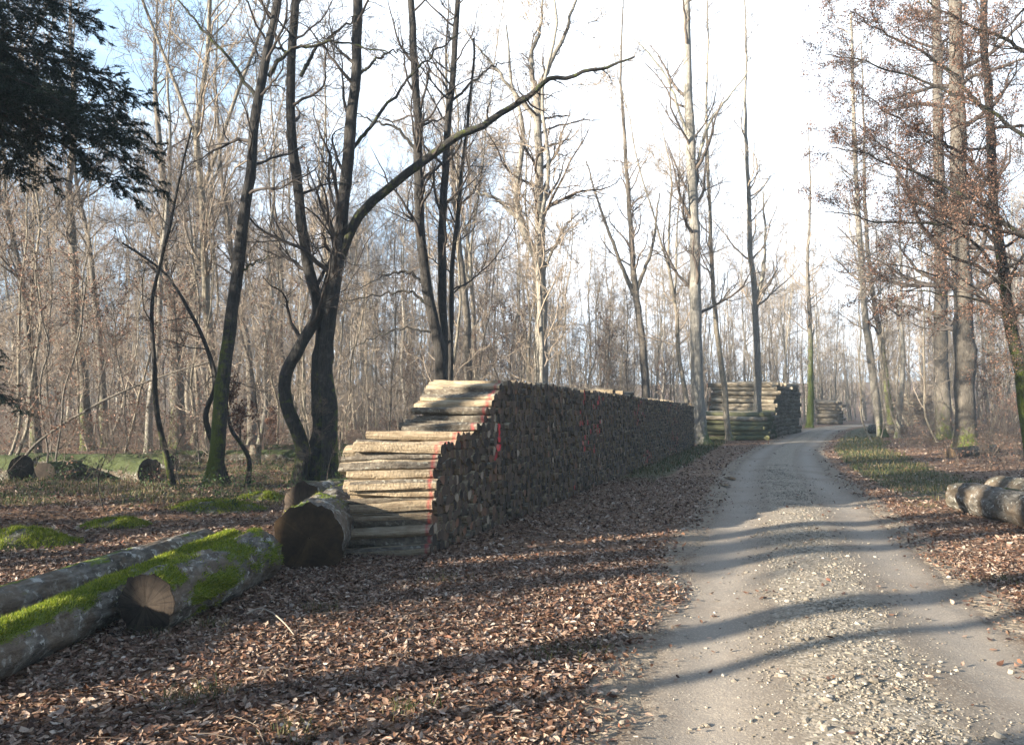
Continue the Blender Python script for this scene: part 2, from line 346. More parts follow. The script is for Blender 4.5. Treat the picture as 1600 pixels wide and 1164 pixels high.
# ------------------------------------------------------------------ ground and road
PN = np.array([-.95, 9.06]); PD = np.array([.322, .947]); PLEN = 31.6     # woodpile front line, direction, length
def build_ground():
    n = 620; t = np.linspace(-1, 1, n); a = 5.4; g = np.sinh(a * t) / math.sinh(a) * 420
    X, Y = np.meshgrid(g, g + 6, indexing='ij'); x = X.ravel(); y = Y.ravel(); u = road_u(x, y); z = H(x, y, u)
    z = z - .03 * (1 - sst(.95, 1.4, np.abs(u)))
    i = np.arange(n - 1)[:, None] * n + np.arange(n - 1)[None, :]
    q = np.stack([i, i + n, i + n + 1, i + 1], -1).reshape(-1, 4)
    mb = MB(); mb.add(np.stack([x, y, z], 1), [q]); me = mb.mesh('ground', FLOOR)
    dirt = 1 - sst(1.25, 1.95, np.abs(u))
    gr = grassmask(x, y, u)
    me.attributes.new('dirt', 'FLOAT', 'POINT').data.foreach_set('value', dirt)
    me.attributes.new('grass', 'FLOAT', 'POINT').data.foreach_set('value', gr)
    tag(put('ground', me), kind='structure')
def grassmask(x, y, u):
    a = sst(1.7, 2.3, -u) * (1 - sst(3.5, 5.5, -u)) * sst(12, 17, y) * .8          # right verge
    s = (x - PN[0]) * PD[0] + (y - PN[1]) * PD[1]; t = (x - PN[0]) * PD[1] - (y - PN[1]) * PD[0]
    b = sst(6, 14, s) * sst(-.1, .1, t) * (1 - sst(.9, 1.6, t)) * .75             # foot of the long pile
    c = sst(-3.0, -4.5, x) * sst(11, 14, y) * (1 - sst(24, 34, y)) * .52           # mossy clearing at the left
    d = sst(2, 6, np.abs(u)) * sst(28, 45, y) * .35
    return np.maximum(np.maximum(a, b), np.maximum(c, d))
def build_road():
    k = 1100; C = catmull(ROADC[::4], k) if False else None
    t = np.linspace(0, 1, k) ** 1.8 * (len(ROADC) - 1.001); i = t.astype(int); f = (t - i)[:, None]
    c = ROADC[i] * (1 - f) + ROADC[i + 1] * f; nn = RN[i] * (1 - f) + RN[i + 1] * f; nn /= np.linalg.norm(nn, axis=1)[:, None]
    us = np.linspace(-1.75, 1.75, 71); P = c[:, None, :] + us[None, :, None] * nn[:, None, :]
    x = P[..., 0]; y = P[..., 1]; U = np.broadcast_to(us, x.shape)
    z = H(x, y, U)
    edge = np.abs(U) + .55 * (fbm(x * 1.6, y * 1.6, 31) - .5)
    z = z + .010 - .06 * sst(1.05, 1.7, edge) + .008 * (fbm(x * 9, y * 9, 5) - .5) + .02 * (fbm(x * 2.2, y * 2.2, 9) - .5) * (1 - sst(1, 1.3, np.abs(U)))
    q = (np.arange(k - 1)[:, None] * 71 + np.arange(70)[None, :]); q = np.stack([q, q + 1, q + 72, q + 71], -1).reshape(-1, 4)[:, ::-1]
    mb = MB(); mb.add(np.stack([x, y, z], -1).reshape(-1, 3), [q]); me = mb.mesh('road', ROAD)
    g = np.exp(-(U / .40) ** 4) * .85 + .12
    me.attributes.new('gravel', 'FLOAT', 'POINT').data.foreach_set('value', g.ravel())
    me.attributes.new('rut', 'FLOAT', 'POINT').data.foreach_set('value', np.exp(-((np.abs(U + .12 * (fbm(x * .5, y * .5, 2) - .5)) - .85) / .26) ** 2).ravel())
    me.attributes.new('verge', 'FLOAT', 'POINT').data.foreach_set('value', sst(.95, 1.45, np.abs(U)).ravel())
    tag(put('road', me), kind='structure')
build_ground(); build_road()

rng = np.random.default_rng(7)
# ------------------------------------------------------------------ leaves, gravel, grass: stuff
def leaves_mesh(pos, size, tilt, mat, rg, flatk=.35):
    n = len(pos); yaw = rg.uniform(0, 2 * PI, n)
    loc = np.array([[-.5, 0, .0], [0, 0, -.06], [.55, 0, .02], [-.22, .27, .1], [.2, .24, .12], [-.22, -.27, .1], [.2, -.24, .12]])
    Lc = np.repeat(loc[None], n, 0) * size[:, None, None]; curl = rg.normal(.25, .7, n)
    Lc[..., 2] *= curl[:, None]; Lc[:, :, 1] *= rg.uniform(.6, 1.25, n)[:, None]; Lc[:, 2, 2] += rg.uniform(-.1, .35, n) * size
    c, s = np.cos(yaw), np.sin(yaw)
    # tilt about x' then yaw
    ta = rg.normal(0, tilt, n); tb = rg.normal(0, tilt, n)
    y1 = Lc[..., 1] * np.cos(ta)[:, None] - Lc[..., 2] * np.sin(ta)[:, None]; z1 = Lc[..., 1] * np.sin(ta)[:, None] + Lc[..., 2] * np.cos(ta)[:, None]
    x1 = Lc[..., 0] * np.cos(tb)[:, None] + z1 * np.sin(tb)[:, None]; z2 = -Lc[..., 0] * np.sin(tb)[:, None] + z1 * np.cos(tb)[:, None]
    X = x1 * c[:, None] - y1 * s[:, None]; Y = x1 * s[:, None] + y1 * c[:, None]
    V = np.stack([X, Y, z2], -1) + pos[:, None, :]
    b = (np.arange(n) * 7)[:, None]
    q = np.concatenate([b + np.array([[0, 5, 6, 1]]), b + np.array([[1, 4, 3, 0]])]); t = np.concatenate([b + np.array([[1, 6, 2]]), b + np.array([[2, 4, 1]])])
    mb = MB(); mb.add(V.reshape(-1, 3), [q, t]); return mb.mesh('fallen_leaves', mat, smooth=False)
def scatter(n, d0, d1, rg, pw=1.0, side=.80):
    d = (d0 ** pw + (d1 ** pw - d0 ** pw) * rg.uniform(0, 1, n)) ** (1 / pw); x = rg.uniform(-side, side, n) * (d + 1.5); return x, d
def inpile(x, y, mrg=0):
    s = (x - PN[0]) * PD[0] + (y - PN[1]) * PD[1]; t = (x - PN[0]) * PD[1] - (y - PN[1]) * PD[0]
    return (s > -.3) & (s < PLEN) & (t < -.02) & (t > -1.0)
def build_leaves():
    pos = []; sz = []
    for (n, a, b, pw, s0, s1) in ((165000, 2.4, 9, 1.5, .020, .066), (90000, 9, 20, 1.3, .035, .085), (40000, 20, 60, .9, .08, .13)):
        x, y = scatter(n, a, b, rng, pw); u = road_u(x, y); au = np.abs(u)
        ed = au + .7 * (fbm(x * 1.4, y * 1.4, 77) - .5)
        pr = sst(1.05, 1.75, ed) ** 1.5 + .006
        pr = pr * (1 - .72 * sst(.45, .65, grassmask(x, y, u) + .6 * (fbm(x * .9, y * .9, 8) - .5)))
        pr *= .55 + .9 * fbm(x * .7, y * .7, 12)
        k = (rng.uniform(0, 1, n) < pr) & ~inpile(x, y)
        x, y, u = x[k], y[k], u[k]; z = H(x, y, u) + rng.uniform(.002, .032, len(x)) - .0 * sst(1.5, 1, np.abs(u))
        z = np.where(np.abs(u) < 1.3, H(x, y, u) + .022, z)
        pos.append(np.stack([x, y, z], 1)); sz.append(s0 + (s1 - s0) * rng.uniform(0, 1, len(x)) ** 1.5)
    tag(put('fallen_leaves', leaves_mesh(np.concatenate(pos), np.concatenate(sz), np.where(rng.uniform(0, 1, sum(map(len, sz))) < .25, .55, .2), LITTER, rng)), 'brown fallen leaves covering the forest floor beside the track', 'leaves', kind='stuff')
build_leaves()
def build_gravel():
    n = 24000; x, y = scatter(n, 2.6, 15, rng, 1.2); 
    i = rng.integers(60, 330, n)
    dd = 2.6 + (24 - 2.6) * rng.uniform(0, 1, n) ** 1.9
    ci = np.searchsorted(ROADC[:, 1], dd); ci = np.clip(ci, 0, len(ROADC) - 1)
    u = np.where(rng.uniform(0, 1, n) < .9, rng.normal(0, .31, n), rng.uniform(-1.5, 1.5, n))
    P = ROADC[ci] + RN[ci] * u[:, None] + RT[ci] * rng.uniform(-.5, .5, n)[:, None]
    x, y = P[:, 0], P[:, 1]; uu = road_u(x, y); r = np.exp(rng.normal(math.log(.0058), .52, n)); r = np.clip(r, .004, .034)
    z = H(x, y, uu) + .010 + r * .05
    t = (1 + 5 ** .5) / 2
    ico = np.array([[-1, t, 0], [1, t, 0], [-1, -t, 0], [1, -t, 0], [0, -1, t], [0, 1, t], [0, -1, -t], [0, 1, -t], [t, 0, -1], [t, 0, 1], [-t, 0, -1], [-t, 0, 1]]) / 1.9
    fi = np.array([[0, 11, 5], [0, 5, 1], [0, 1, 7], [0, 7, 10], [0, 10, 11], [1, 5, 9], [5, 11, 4], [11, 10, 2], [10, 7, 6], [7, 1, 8], [3, 9, 4], [3, 4, 2], [3, 2, 6], [3, 6, 8], [3, 8, 9], [4, 9, 5], [2, 4, 11], [6, 2, 10], [8, 6, 7], [9, 8, 1]])
    V = ico[None] * rng.uniform(.65, 1.25, (n, 12, 1)); V = V * rng.uniform(.6, 1.3, (n, 1, 3)) * np.array([1, 1, .7]); ya = rng.uniform(0, 2 * PI, n)
    X = V[..., 0] * np.cos(ya)[:, None] - V[..., 1] * np.sin(ya)[:, None]; Y = V[..., 0] * np.sin(ya)[:, None] + V[..., 1] * np.cos(ya)[:, None]
    V = np.stack([X, Y, V[..., 2]], -1) * r[:, None, None] + np.stack([x, y, z], 1)[:, None, :]
    f = (np.arange(n) * 12)[:, None, None] + fi[None]
    mb = MB(); mb.add(V.reshape(-1, 3), [f.reshape(-1, 3)])
    tag(put('gravel', mb.mesh('gravel', STONE, smooth=False)), 'loose pale gravel along the middle of the dirt track', 'gravel', kind='stuff')
build_gravel()
def blades(mb, x, y, z, h, wd, rg, lean=.5):
    n = len(x); a = rg.uniform(0, 2 * PI, n); l = rg.normal(0, lean, (n, 2))
    sx = np.cos(a) * wd; sy = np.sin(a) * wd
    b = np.stack([x, y, z], 1); dr = np.stack([l[:, 0] * h * .35, l[:, 1] * h * .35, h * .62], 1); tp = np.stack([l[:, 0] * h, l[:, 1] * h, h * rg.uniform(.75, 1, n)], 1)
    s = np.stack([sx, sy, 0 * sx], 1)
    V = np.stack([b - s, b + s, b + dr + s * .7, b + dr - s * .7, b + tp], 1)
    o = (np.arange(n) * 5)[:, None]; mb.add(V.reshape(-1, 3), [o + np.array([[0, 1, 2, 3]]), o + np.array([[3, 2, 4]])])
def build_grass():
    mb = MB()
    x, y = scatter(120000, 9, 48, rng, .8); u = road_u(x, y)
    g = grassmask(x, y, u) + .9 * (fbm(x * 1.1, y * 1.1, 41) - .5); k = (g > .5) & ~inpile(x, y) & (np.abs(u) > 1.75)
    x, y, u = x[k], y[k], u[k]; blades(mb, x, y, H(x, y, u), rng.uniform(.04, .13, len(x)) * (1 + y / 60), .003 + y * .00022, rng)
    # loose tufts among the leaves close to the camera
    for (px, py) in ((505, 950), (290, 1085), (340, 1078), (475, 1135), (330, 972), (250, 985), (850, 1018), (640, 1100), (700, 905), (120, 1000), (910, 1010), (1490, 770), (1440, 790), (1560, 905), (150, 780), (230, 760)):
        d = 1920 / (py - 648); cx = (px - 800) / F * d; n = 55
        gx = cx + rng.normal(0, .06, n) * (1 + d * .1); gy = d + rng.normal(0, .05, n) * (1 + d * .1); blades(mb, gx, gy, H(gx, gy) + .01, rng.uniform(.05, .11, n), .0025, rng, .6)
    tag(put('grass', mb.mesh('grass', GRASS, smooth=False)), 'short winter grass along the verge and in the clearing', 'grass', kind='stuff')
build_grass()

# ------------------------------------------------------------------ firewood pile
def cells(pts, keep, rad):
    """Voronoi cells of pts[keep]"""
    g = {}; cs = rad
    for i, (a, b) in enumerate(pts): g.setdefault((int(a // cs), int(b // cs)), []).append(i)
    out = {}
    for i in keep:
        a, b = pts[i]; ci, cj = int(a // cs), int(b // cs)
        nb = [j for di in (-1, 0, 1) for dj in (-1, 0, 1) for j in g.get((ci + di, cj + dj), ()) if j != i]
        nb.sort(key=lambda j: (pts[j][0] - a) ** 2 + (pts[j][1] - b) ** 2)
        poly = [(a - rad, b - rad), (a + rad, b - rad), (a + rad, b + rad), (a - rad, b + rad)]
        for j in nb[:13]:
            qx, qy = pts[j]; nx, ny = qx - a, qy - b; c = (nx * (qx + a) + ny * (qy + b)) / 2
            new = []; L_ = len(poly)
            ds = [nx * p[0] + ny * p[1] - c for p in poly]
            for k in range(L_):
                p, q, dp, dq = poly[k], poly[(k + 1) % L_], ds[k], ds[(k + 1) % L_]
                if dp <= 0: new.append(p)
                if (dp < 0 < dq) or (dq < 0 < dp):
                    f = dp / (dp - dq); new.append((p[0] + (q[0] - p[0]) * f, p[1] + (q[1] - p[1]) * f))
            poly = new
            if len(poly) < 3: break
        if len(poly) >= 3: out[i] = np.array(poly)
    return out
def section(poly, rd, shrink=.94):
    """rounded cross-section with a kind per edge"""
    c = poly.mean(0); poly = c + (poly - c) * shrink
    k = len(poly); res = []; kind = []
    bark0 = rd.randrange(k); nb = rd.choice([1, 1, 2, 2, 3, k])
    for i in range(k):
        p, q = poly[i], poly[(i + 1) % k]; isb = ((i - bark0) % k) < nb
        a = rd.uniform(.06, .3) if not isb else .3; b = a
        res += [p + (q - p) * a, p + (q - p) * (1 - b)]; kind += [float(isb), float(isb)]
    return np.array(res), np.array(kind), c
def zmax(s):
    return float(np.interp(s, [0, .05, .12, .35, 1.75, 1.95, 2.5, 3.0, 12, 31.6], [.02, .6, 1.18, 1.28, 1.50, 1.80, 2.10, 2.14, 2.2, 2.08])) + .035 * math.sin(s * 7.3) * math.sin(s * 2.1 + 1)
def smin(z): return float(np.interp(z, [0, 1.2, 1.5, 2.15], [0, .1, 1.8, 2.5]))
rd = random.Random(3)
def log_mesh(sec, kind, c, length, ru, rings, paint, capaint, mossy, jut, lc, gap=0):
    """one split log along local +x, section in local y,z around c"""
    k = len(sec); ts = np.linspace(0, 1, rings); V = []
    ph = rd.uniform(0, 9); 
    for t in ts:
        sc = 1 + (.05 * math.sin(t * 5 + ph) if rings > 2 else 0); off = np.array([.010 * math.sin(t * 4 + ph * 2), .010 * math.cos(t * 3.3 + ph)]) * (rings > 2)
        q = (sec - c) * sc + off
        if rings > 4: q = q * (1 + np.array([[.20 * (float(vn(t * 5, i * 1.3 + ph, 5)) - .5) + .12 * (float(vn(t * 14, i * 1.7 + ph, 6)) - .5)] for i in range(k)]))
        V.append(np.stack([np.full(k, t * length + jut), q[:, 0], q[:, 1]], 1))
    V = np.concatenate(V); j = np.arange(k); j2 = (j + 1) % k
    q = np.concatenate([np.stack([r * k + j, r * k + j2, (r + 1) * k + j2, (r + 1) * k + j], 1) for r in range(rings - 1)])
    bk = np.tile(kind, rings - 1)
    return V, q, np.stack([j[::-1], (rings - 1) * k + j]), bk
def build_pile():
    pts = []; keep = []
    dz = .108; row = 0; z = .05
    while z < 2.45:
        s = -.35 + (row % 2) * .06
        while s < PLEN + .3:
            fine = .105 + .03 * rd.random(); jz = .046 if s < .35 else .030; p = (s + rd.uniform(-.030, .030), z + rd.uniform(-jz, jz)); 
            if z < zmax(p[0]) and 0 < p[0] < PLEN: keep.append(len(pts))
            pts.append(p); s += fine
        z += dz; row += 1
    s = -.35
    while s < PLEN + .3: pts.append((s, -.06)); s += .11
    cl = cells(pts, keep, .36)
    perp = math.atan2(.322, -.947); a0 = math.atan2(-.10, -.99) % (2 * PI)
    mb = MB(); ind = []
    for i in keep:
        if i not in cl: continue
        s, z = pts[i]; poly = cl[i]
        endlog = s < smin(z) + .17 + (.25 if 1.15 < z < 1.5 else 0) or (1.15 < z < 1.6 and s < 1.9 and z > zmax(s) - .14)
        ind.append((0 if endlog else s + 0.25 * abs(z - 1.0), i, s, z, poly, endlog))
    ind.sort(key=lambda q: q[0])
    indiv = ind[:300]; rest = ind[300:]
    for (_, i, s, z, poly, endlog) in rest:
        sec, kind, c = section(poly, rd, rd.uniform(.86, .97)); jut = rd.gauss(0, .022)
        V, q, caps, bk = log_mesh(sec, kind, c, 1.0, 0, 2, 0, 0, 0, jut, None)
        o = PN + PD * c[0]; P = np.stack([o[0] + V[:, 0] * math.cos(perp) + V[:, 1] * PD[0], o[1] + V[:, 0] * math.sin(perp) + V[:, 1] * PD[1], V[:, 2] + c[1]], 1)
        P[:, 2] += h1cache(c[0]) 
        cp = 0.
        if s > 3 and fbm(s * .35, z * .6, 91) > .60 and rd.random() < .14: cp = .55
        rn = min(1, max(0, rd.gauss(.42, .26)))
        mb.add(P, [q], 0, rnd=rn, bark=bk, paint=0.); mb.add(np.zeros((0, 3)), [], 0)
        mb.f.append(caps + mb.n - len(P)); mb.m.append(np.full(2, 1))
        for k_ in mb.a: mb.a[k_].append(np.full(2, {'rnd': rn, 'paint': cp}.get(k_, 0.)))
    o = put('stacked_firewood', mb.mesh('stacked_firewood', [WSIDE, WEND], smooth=False))
    tag(o, 'long receding wall of stacked firewood with dark cut ends, beyond the nearest logs', 'firewood', kind='stuff')
    # mark the logs whose sides show at the near end
    ends = sorted([q for q in indiv if q[5]], key=lambda q: (q[3], q[2]))
    order = {q[1]: n for n, q in enumerate(ends)}
    for (_, i, s, z, poly, endlog) in indiv:
        sec, kind, c = section(poly, rd, rd.uniform(.90, .985) if endlog else rd.uniform(.88, .97))
        jut = rd.gauss(0, .02); ln = rd.uniform(1.0, 1.1) if not endlog else rd.uniform(.98, 1.2)
        cp = 1. if (abs(s - 2.35 - .25 * (z - 1.3)) < .1 and 1.12 < z < 1.5) else (.6 if abs(s - 2.3) < .09 and .95 < z < 1.12 else 0.)
        if endlog and rd.random() < .5: kind = np.zeros(len(kind)) if rd.random() < .45 else np.ones(len(kind))
        V, q, caps, bk = log_mesh(sec, kind, c, ln, 0, 24 if endlog else 4, 0, 0, 0, jut, None)
        rn = min(1, max(0, rd.gauss(.5, .26)))
        m2 = MB(); m2.add(V, [q], 0, rnd=rn, bark=bk, paint=1. if endlog else 0., mossy=.75 if (endlog and rd.random() < .22) else 0.)
        m2.f.append(caps); m2.m.append(np.full(2, 1))
        for k_ in m2.a: m2.a[k_].append(np.full(2, {'rnd': rn, 'paint': cp}.get(k_, 0.)))
        me = m2.mesh('firewood_log', [WSIDE, WEND], smooth=False)
        o = put('firewood_log', me); p = PN + PD * c[0]; f = min(1, max(0, s / 3)); f = f * f * (3 - 2 * f)
        ang = a0 * (1 - f) + perp * f if not endlog else a0 * (1 - f * .9) + perp * f * .9
        o.location = (p[0], p[1], c[1] + h1cache(c[0])); o.rotation_euler = (0, rd.gauss(0, .024 if endlog else .012), ang + (rd.gauss(0, .02) if endlog else 0))
        ex, ey = PD[0] * math.cos(ang) + PD[1] * math.sin(ang), -PD[0] * math.sin(ang) + PD[1] * math.cos(ang)
        me.transform(Matrix(((1, ex, 0, 0), (0, ey, 0, 0), (0, 0, 1, 0), (0, 0, 0, 1)))); me.flip_normals()   # cut ends lie in the pile's face
        if endlog:
            n = order[i]; zone = 'lower shaded course' if z < .38 else ('sunlit bulging course' if z < 1.2 else ('leaf-strewn ledge' if z < 1.62 else 'raised upper step'))
            bk_ = 'bark-covered' if kind.mean() > .5 else 'split bare-wood'
            tag(o, f'{bk_} red-marked log in the {zone}, number {n + 1} from the ground', 'firewood', 'red-marked logs at the near end of the long pile')
        else:
            tag(o, 'firewood with a dark cut end in the nearest part of the long pile', 'firewood', 'cut ends in the nearest part of the long pile')
_hc = {}
def h1cache(s):
    k = round(s * 2)
    if k not in _hc: p = PN + PD * k / 2; _hc[k] = h1(p[0], p[1]) - .01
    return _hc[k]
build_pile()

# ------------------------------------------------------------------ round logs
def round_log(name, A, B, r0, r1, barkm, cutm, label, cat='log', group=None, mossfn=None, sides=40, segs=46, fuzz=0, lump=.10, bend=0, seed=0, oval=1.0):
    """lying trunk from A to B (points on the axis). thing > bark, cut_face x2 (, moss)"""
    A = np.array(A, float); B = np.array(B, float); ln = np.linalg.norm(B - A); rg = np.random.default_rng(seed + 100)
    t = np.linspace(0, 1, segs); a = np.arange(sides) * 2 * PI / sides
    T, AA = np.meshgrid(t, a, indexing='ij')
    nz = fbm(np.cos(AA) * 1.1 + T * ln * .8 + seed, np.sin(AA) * 1.1 + T * ln * .5, seed, 3) - .5
    fine = fbm(np.cos(AA) * 5 + 9, np.sin(AA) * 5 + T * ln * 6, seed + 5, 3) - .5
    rr = (r0 + (r1 - r0) * T) * (1 + lump * 2.4 * nz + .24 * fine)
    bz = bend * np.sin(T * PI)
    Y = rr * np.cos(AA) * oval; Z = rr * np.sin(AA) + bz; X = T * ln
    up = np.sin(AA)
    ms = mossfn(X, AA, up, seed) if mossfn else np.zeros_like(X)
    rr2 = 1 + .035 * np.clip(ms, 0, 1); Y *= rr2; Z *= rr2
    q = (np.arange(segs - 1)[:, None] * sides + np.arange(sides)[None, :]); q2 = (np.arange(segs - 1)[:, None] * sides + (np.arange(sides)[None, :] + 1) % sides)
    q = np.stack([q, q2, q2 + sides, q + sides], -1).reshape(-1, 4)[:, ::-1]
    mb = MB(); mb.add(np.stack([X, Y, Z], -1).reshape(-1, 3), [q], 0, va=ms.ravel())
    root = thing(name, A, label, cat, group); d = Vector(B - A).normalized()
    root.rotation_euler = d.to_track_quat('X', 'Z').to_euler()
    put('bark', mb.mesh('bark', barkm, moss=True), root)
    for e in (0, segs - 1):
        k2 = 7; rs = np.linspace(1, 0.02, k2)[:, None]; sg = -1 if e == 0 else 1
        yy = Y[e][None] * rs; zz = (Z[e] - bz[e])[None] * rs + bz[e][None]; xx = X[e][None] + sg * (.006 + .012 * (1 - rs ** 3)) + .006 * (fbm(yy * 30, zz * 30, seed) - .5)
        mb = MB(); i = (np.arange(k2 - 1)[:, None] * sides + np.arange(sides)[None, :]); i2 = (np.arange(k2 - 1)[:, None] * sides + (np.arange(sides)[None, :] + 1) % sides)
        f = np.stack([i, i2, i2 + sides, i + sides], -1).reshape(-1, 4); f = f if sg < 0 else f[:, ::-1]
        mb.add(np.stack([xx, yy, zz], -1).reshape(-1, 3), [f[:, ::-1]]); put('cut_face', mb.mesh('cut_face', cutm), root)
    if fuzz and mossfn:
        n = fuzz; tx = rg.uniform(0, 1, n); aa = rg.uniform(0, 2 * PI, n); m_ = mossfn(tx * ln, aa, np.sin(aa), seed); k = m_ > rg.uniform(.2, .95, n); tx, aa = tx[k], aa[k]
        ii = np.clip((tx * (segs - 1)).astype(int), 0, segs - 1); jj = ((aa / (2 * PI) * sides).astype(int)) % sides
        y, z = Y[ii, jj], Z[ii, jj]; rad = np.stack([0 * y, y, z], 1); rad /= np.linalg.norm(rad, axis=1)[:, None]
        b = np.stack([tx * ln, y, z], 1) + rg.normal(0, .006, (len(y), 3)); h = rg.uniform(.006, .022, len(y))[:, None]
        sd = rg.normal(size=(len(y), 3)); sd /= np.linalg.norm(sd, axis=1)[:, None]; tip = b + (rad + rg.normal(0, .5, rad.shape)) * h
        V = np.stack([b - sd * .0035, b + sd * .0035, tip], 1).reshape(-1, 3); mb = MB(); mb.add(V, [np.arange(len(V)).reshape(-1, 3)])
        put('moss', mb.mesh('moss', MOSSM, smooth=False), root)
    return root
def gl(px, py, r, d=None):
    """axis point of a lying log of radius r whose underside shows at pixel px, py"""
    d = d or 1920 / (py - 648); x = (px - 800) / F * d; return (x, d, h1(x, d) + r * .93)
def moss_top(thr, sc=2.2, slope=1.0):
    def f(X, A, up, seed):
        return np.clip(.5 + (fbm(X * sc + seed, A * 1.6 + seed, 50 + seed, 3) - .5) * 3.0 + (fbm(X * 15, A * 7, 3, 2) - .5) * 1.2 + (up - thr) * slope * 1.6, 0, 1)
    return f
def moss_patch(X, A, up, seed):
    return np.clip(.5 + (fbm(X * 2.6 + 3, A * 1.3 + seed, 50 + seed, 3) - .50) * 3.2 + (fbm(X * 16, A * 7, 3, 2) - .5) * 1.1 + np.where(np.cos(A) * 0 + up > -.3, 0, -1), 0, 1)
round_log('mossy_log', gl(-70, 1090, .165), gl(366, 866, .155), .165, .155, LOGB, CUTD, 'long foreground log with bright moss along its top, reaching the left edge', mossfn=moss_top(.66, 2.4, 1.6), fuzz=150000, seed=2, lump=.07, segs=90, sides=56)
round_log('mossy_log', gl(238, 982, .225), gl(408, 900, .235), .225, .245, LOGB, CUTD, 'short thick log with a cracked round cut end and moss on its flank', mossfn=moss_patch, fuzz=80000, seed=5, segs=90, sides=56, lump=.09)
round_log('grey_log', gl(-60, 1000, .16), gl(324, 864, .17), .16, .17, LOGB, CUTD, 'slim grey barked log with pale lichen, behind the mossy foreground logs', mossfn=moss_top(1.25, 2, 1.3), fuzz=0, seed=9, segs=80, sides=48)
round_log('thick_log', gl(487, 884, .35), gl(560, 806, .33), .355, .34, LOGB, CUTB, 'very thick log with a broad brown cut face beside the near end of the firewood', mossfn=moss_top(.95, 2, 2), fuzz=30000, seed=14, segs=50, sides=56, lump=.10, oval=1.02)
round_log('thick_log', (-2.75, 10.2, .36), (-1.7, 12.6, .33), .34, .33, LOGG, CUTD, 'dark log lying behind the very thick brown-faced log, half hidden by it', mossfn=moss_top(.8), seed=17, segs=40)
for (a, b, r, sd_, lb) in (((-9.9 - 3.5, 18.6, 0), (-12.9, 18.9, 0), .33, 21, ''),):
    pass
def lg(x, y, r): return (x, y, h1(x, y) + r * .8)
round_log('mossy_log', lg(-12.1, 19.0, .33), lg(-17, 21.2, .3), .33, .3, LOGG, CUTD, 'moss-covered log at the far left edge with the larger dark cut end', mossfn=moss_top(.1, 2, 2), seed=22, segs=40)
round_log('mossy_log', lg(-11.5, 19.0, .24), lg(-12.0, 24.2, .24), .24, .22, LOGG, CUTD, 'smaller dark cut end of a mossy log right of the larger one in the clearing', mossfn=moss_top(.2, 2, 2), seed=23, segs=40)
round_log('mossy_log', lg(-11.2, 20.6, .33), lg(-9.2, 19.6, .33), .33, .33, LOGG, CUTD, 'mossy log lying broadside in the clearing, its end towards the slanting mossy tree', mossfn=moss_top(.0, 2, 2), seed=24, segs=50)
round_log('mossy_log', lg(-15.5, 24.0, .25), lg(-10.0, 22.8, .25), .26, .24, LOGG, CUTD, 'long mossy log in the back row of the left clearing', mossfn=moss_top(.1, 2, 2), seed=25, segs=50)
round_log('mossy_log', lg(-11.8, 25.5, .24), lg(-3.9, 26.0, .26), .24, .28, LOGG, CUTL, 'frosty pale mossy trunk lying across the wood behind the forked trees', mossfn=moss_top(.3, 2, 2), seed=26, segs=60)
round_log('mossy_log', lg(-9.0, 28.0, .24), lg(-3.2, 30.0, .26), .22, .24, LOGG, CUTL, 'farthest fallen trunk glimpsed behind the triple-stemmed tree', mossfn=moss_top(.3, 2, 2), seed=27, segs=40)
round_log('grey_log', (7.55, 12.75, h1(7.5, 12.7) + .25), (7.15, 7.5, .24), .265, .27, LOGB, CUTL, 'rough grey log on the right verge with an orange-tinged cut end', seed=31, lump=.15, segs=60, mossfn=moss_top(1.6))
round_log('grey_log', (8.55, 13.6, h1(8.5, 13.6) + .25), (8.5, 9.0, .25), .28, .29, LOGG, CUTL, 'pale greenish log behind the rough grey one at the right edge', seed=33, segs=50, mossfn=moss_top(1.3))
round_log('grey_log', (7.62, 13.25, h1(7.5, 13.2) + .2), (7.9, 12.0, .2), .24, .22, LOGG, CUTL, 'short light-coloured log stub tucked behind the end of the right verge logs', seed=35, segs=24, mossfn=moss_top(1.0))
round_log('mossy_log', (16.2, 28.5, h1(16.2, 28.5) + .15), (18.9, 30.2, h1(18.9, 30) + .15), .2, .2, LOGG, CUTL, 'old brown log lying at the foot of the big right-hand trunk', seed=36, segs=24, mossfn=moss_top(.9))
round_log('cut_log', (26.6, 52, h1(26.6, 52) + .3), (24.9, 53.6, h1(25, 53) + .3), .36, .34, LOGG, CUTD, 'isolated short log with a dark cut end on the grass beyond the leaning pale trees', seed=37, segs=16)
def stump(px, d, r, h, label):
    x = (px - 800) / F * d; z = h1(x, d); round_log('tree_stump', (x, d, z - .1), (x + .02, d, z + h), r * 1.2, r, LOGG, CUTD, label, 'stump', mossfn=None, segs=12, sides=20, seed=int(px))
stump(400, 24, .17, .6, 'small upright stump in the moss between the left trees')

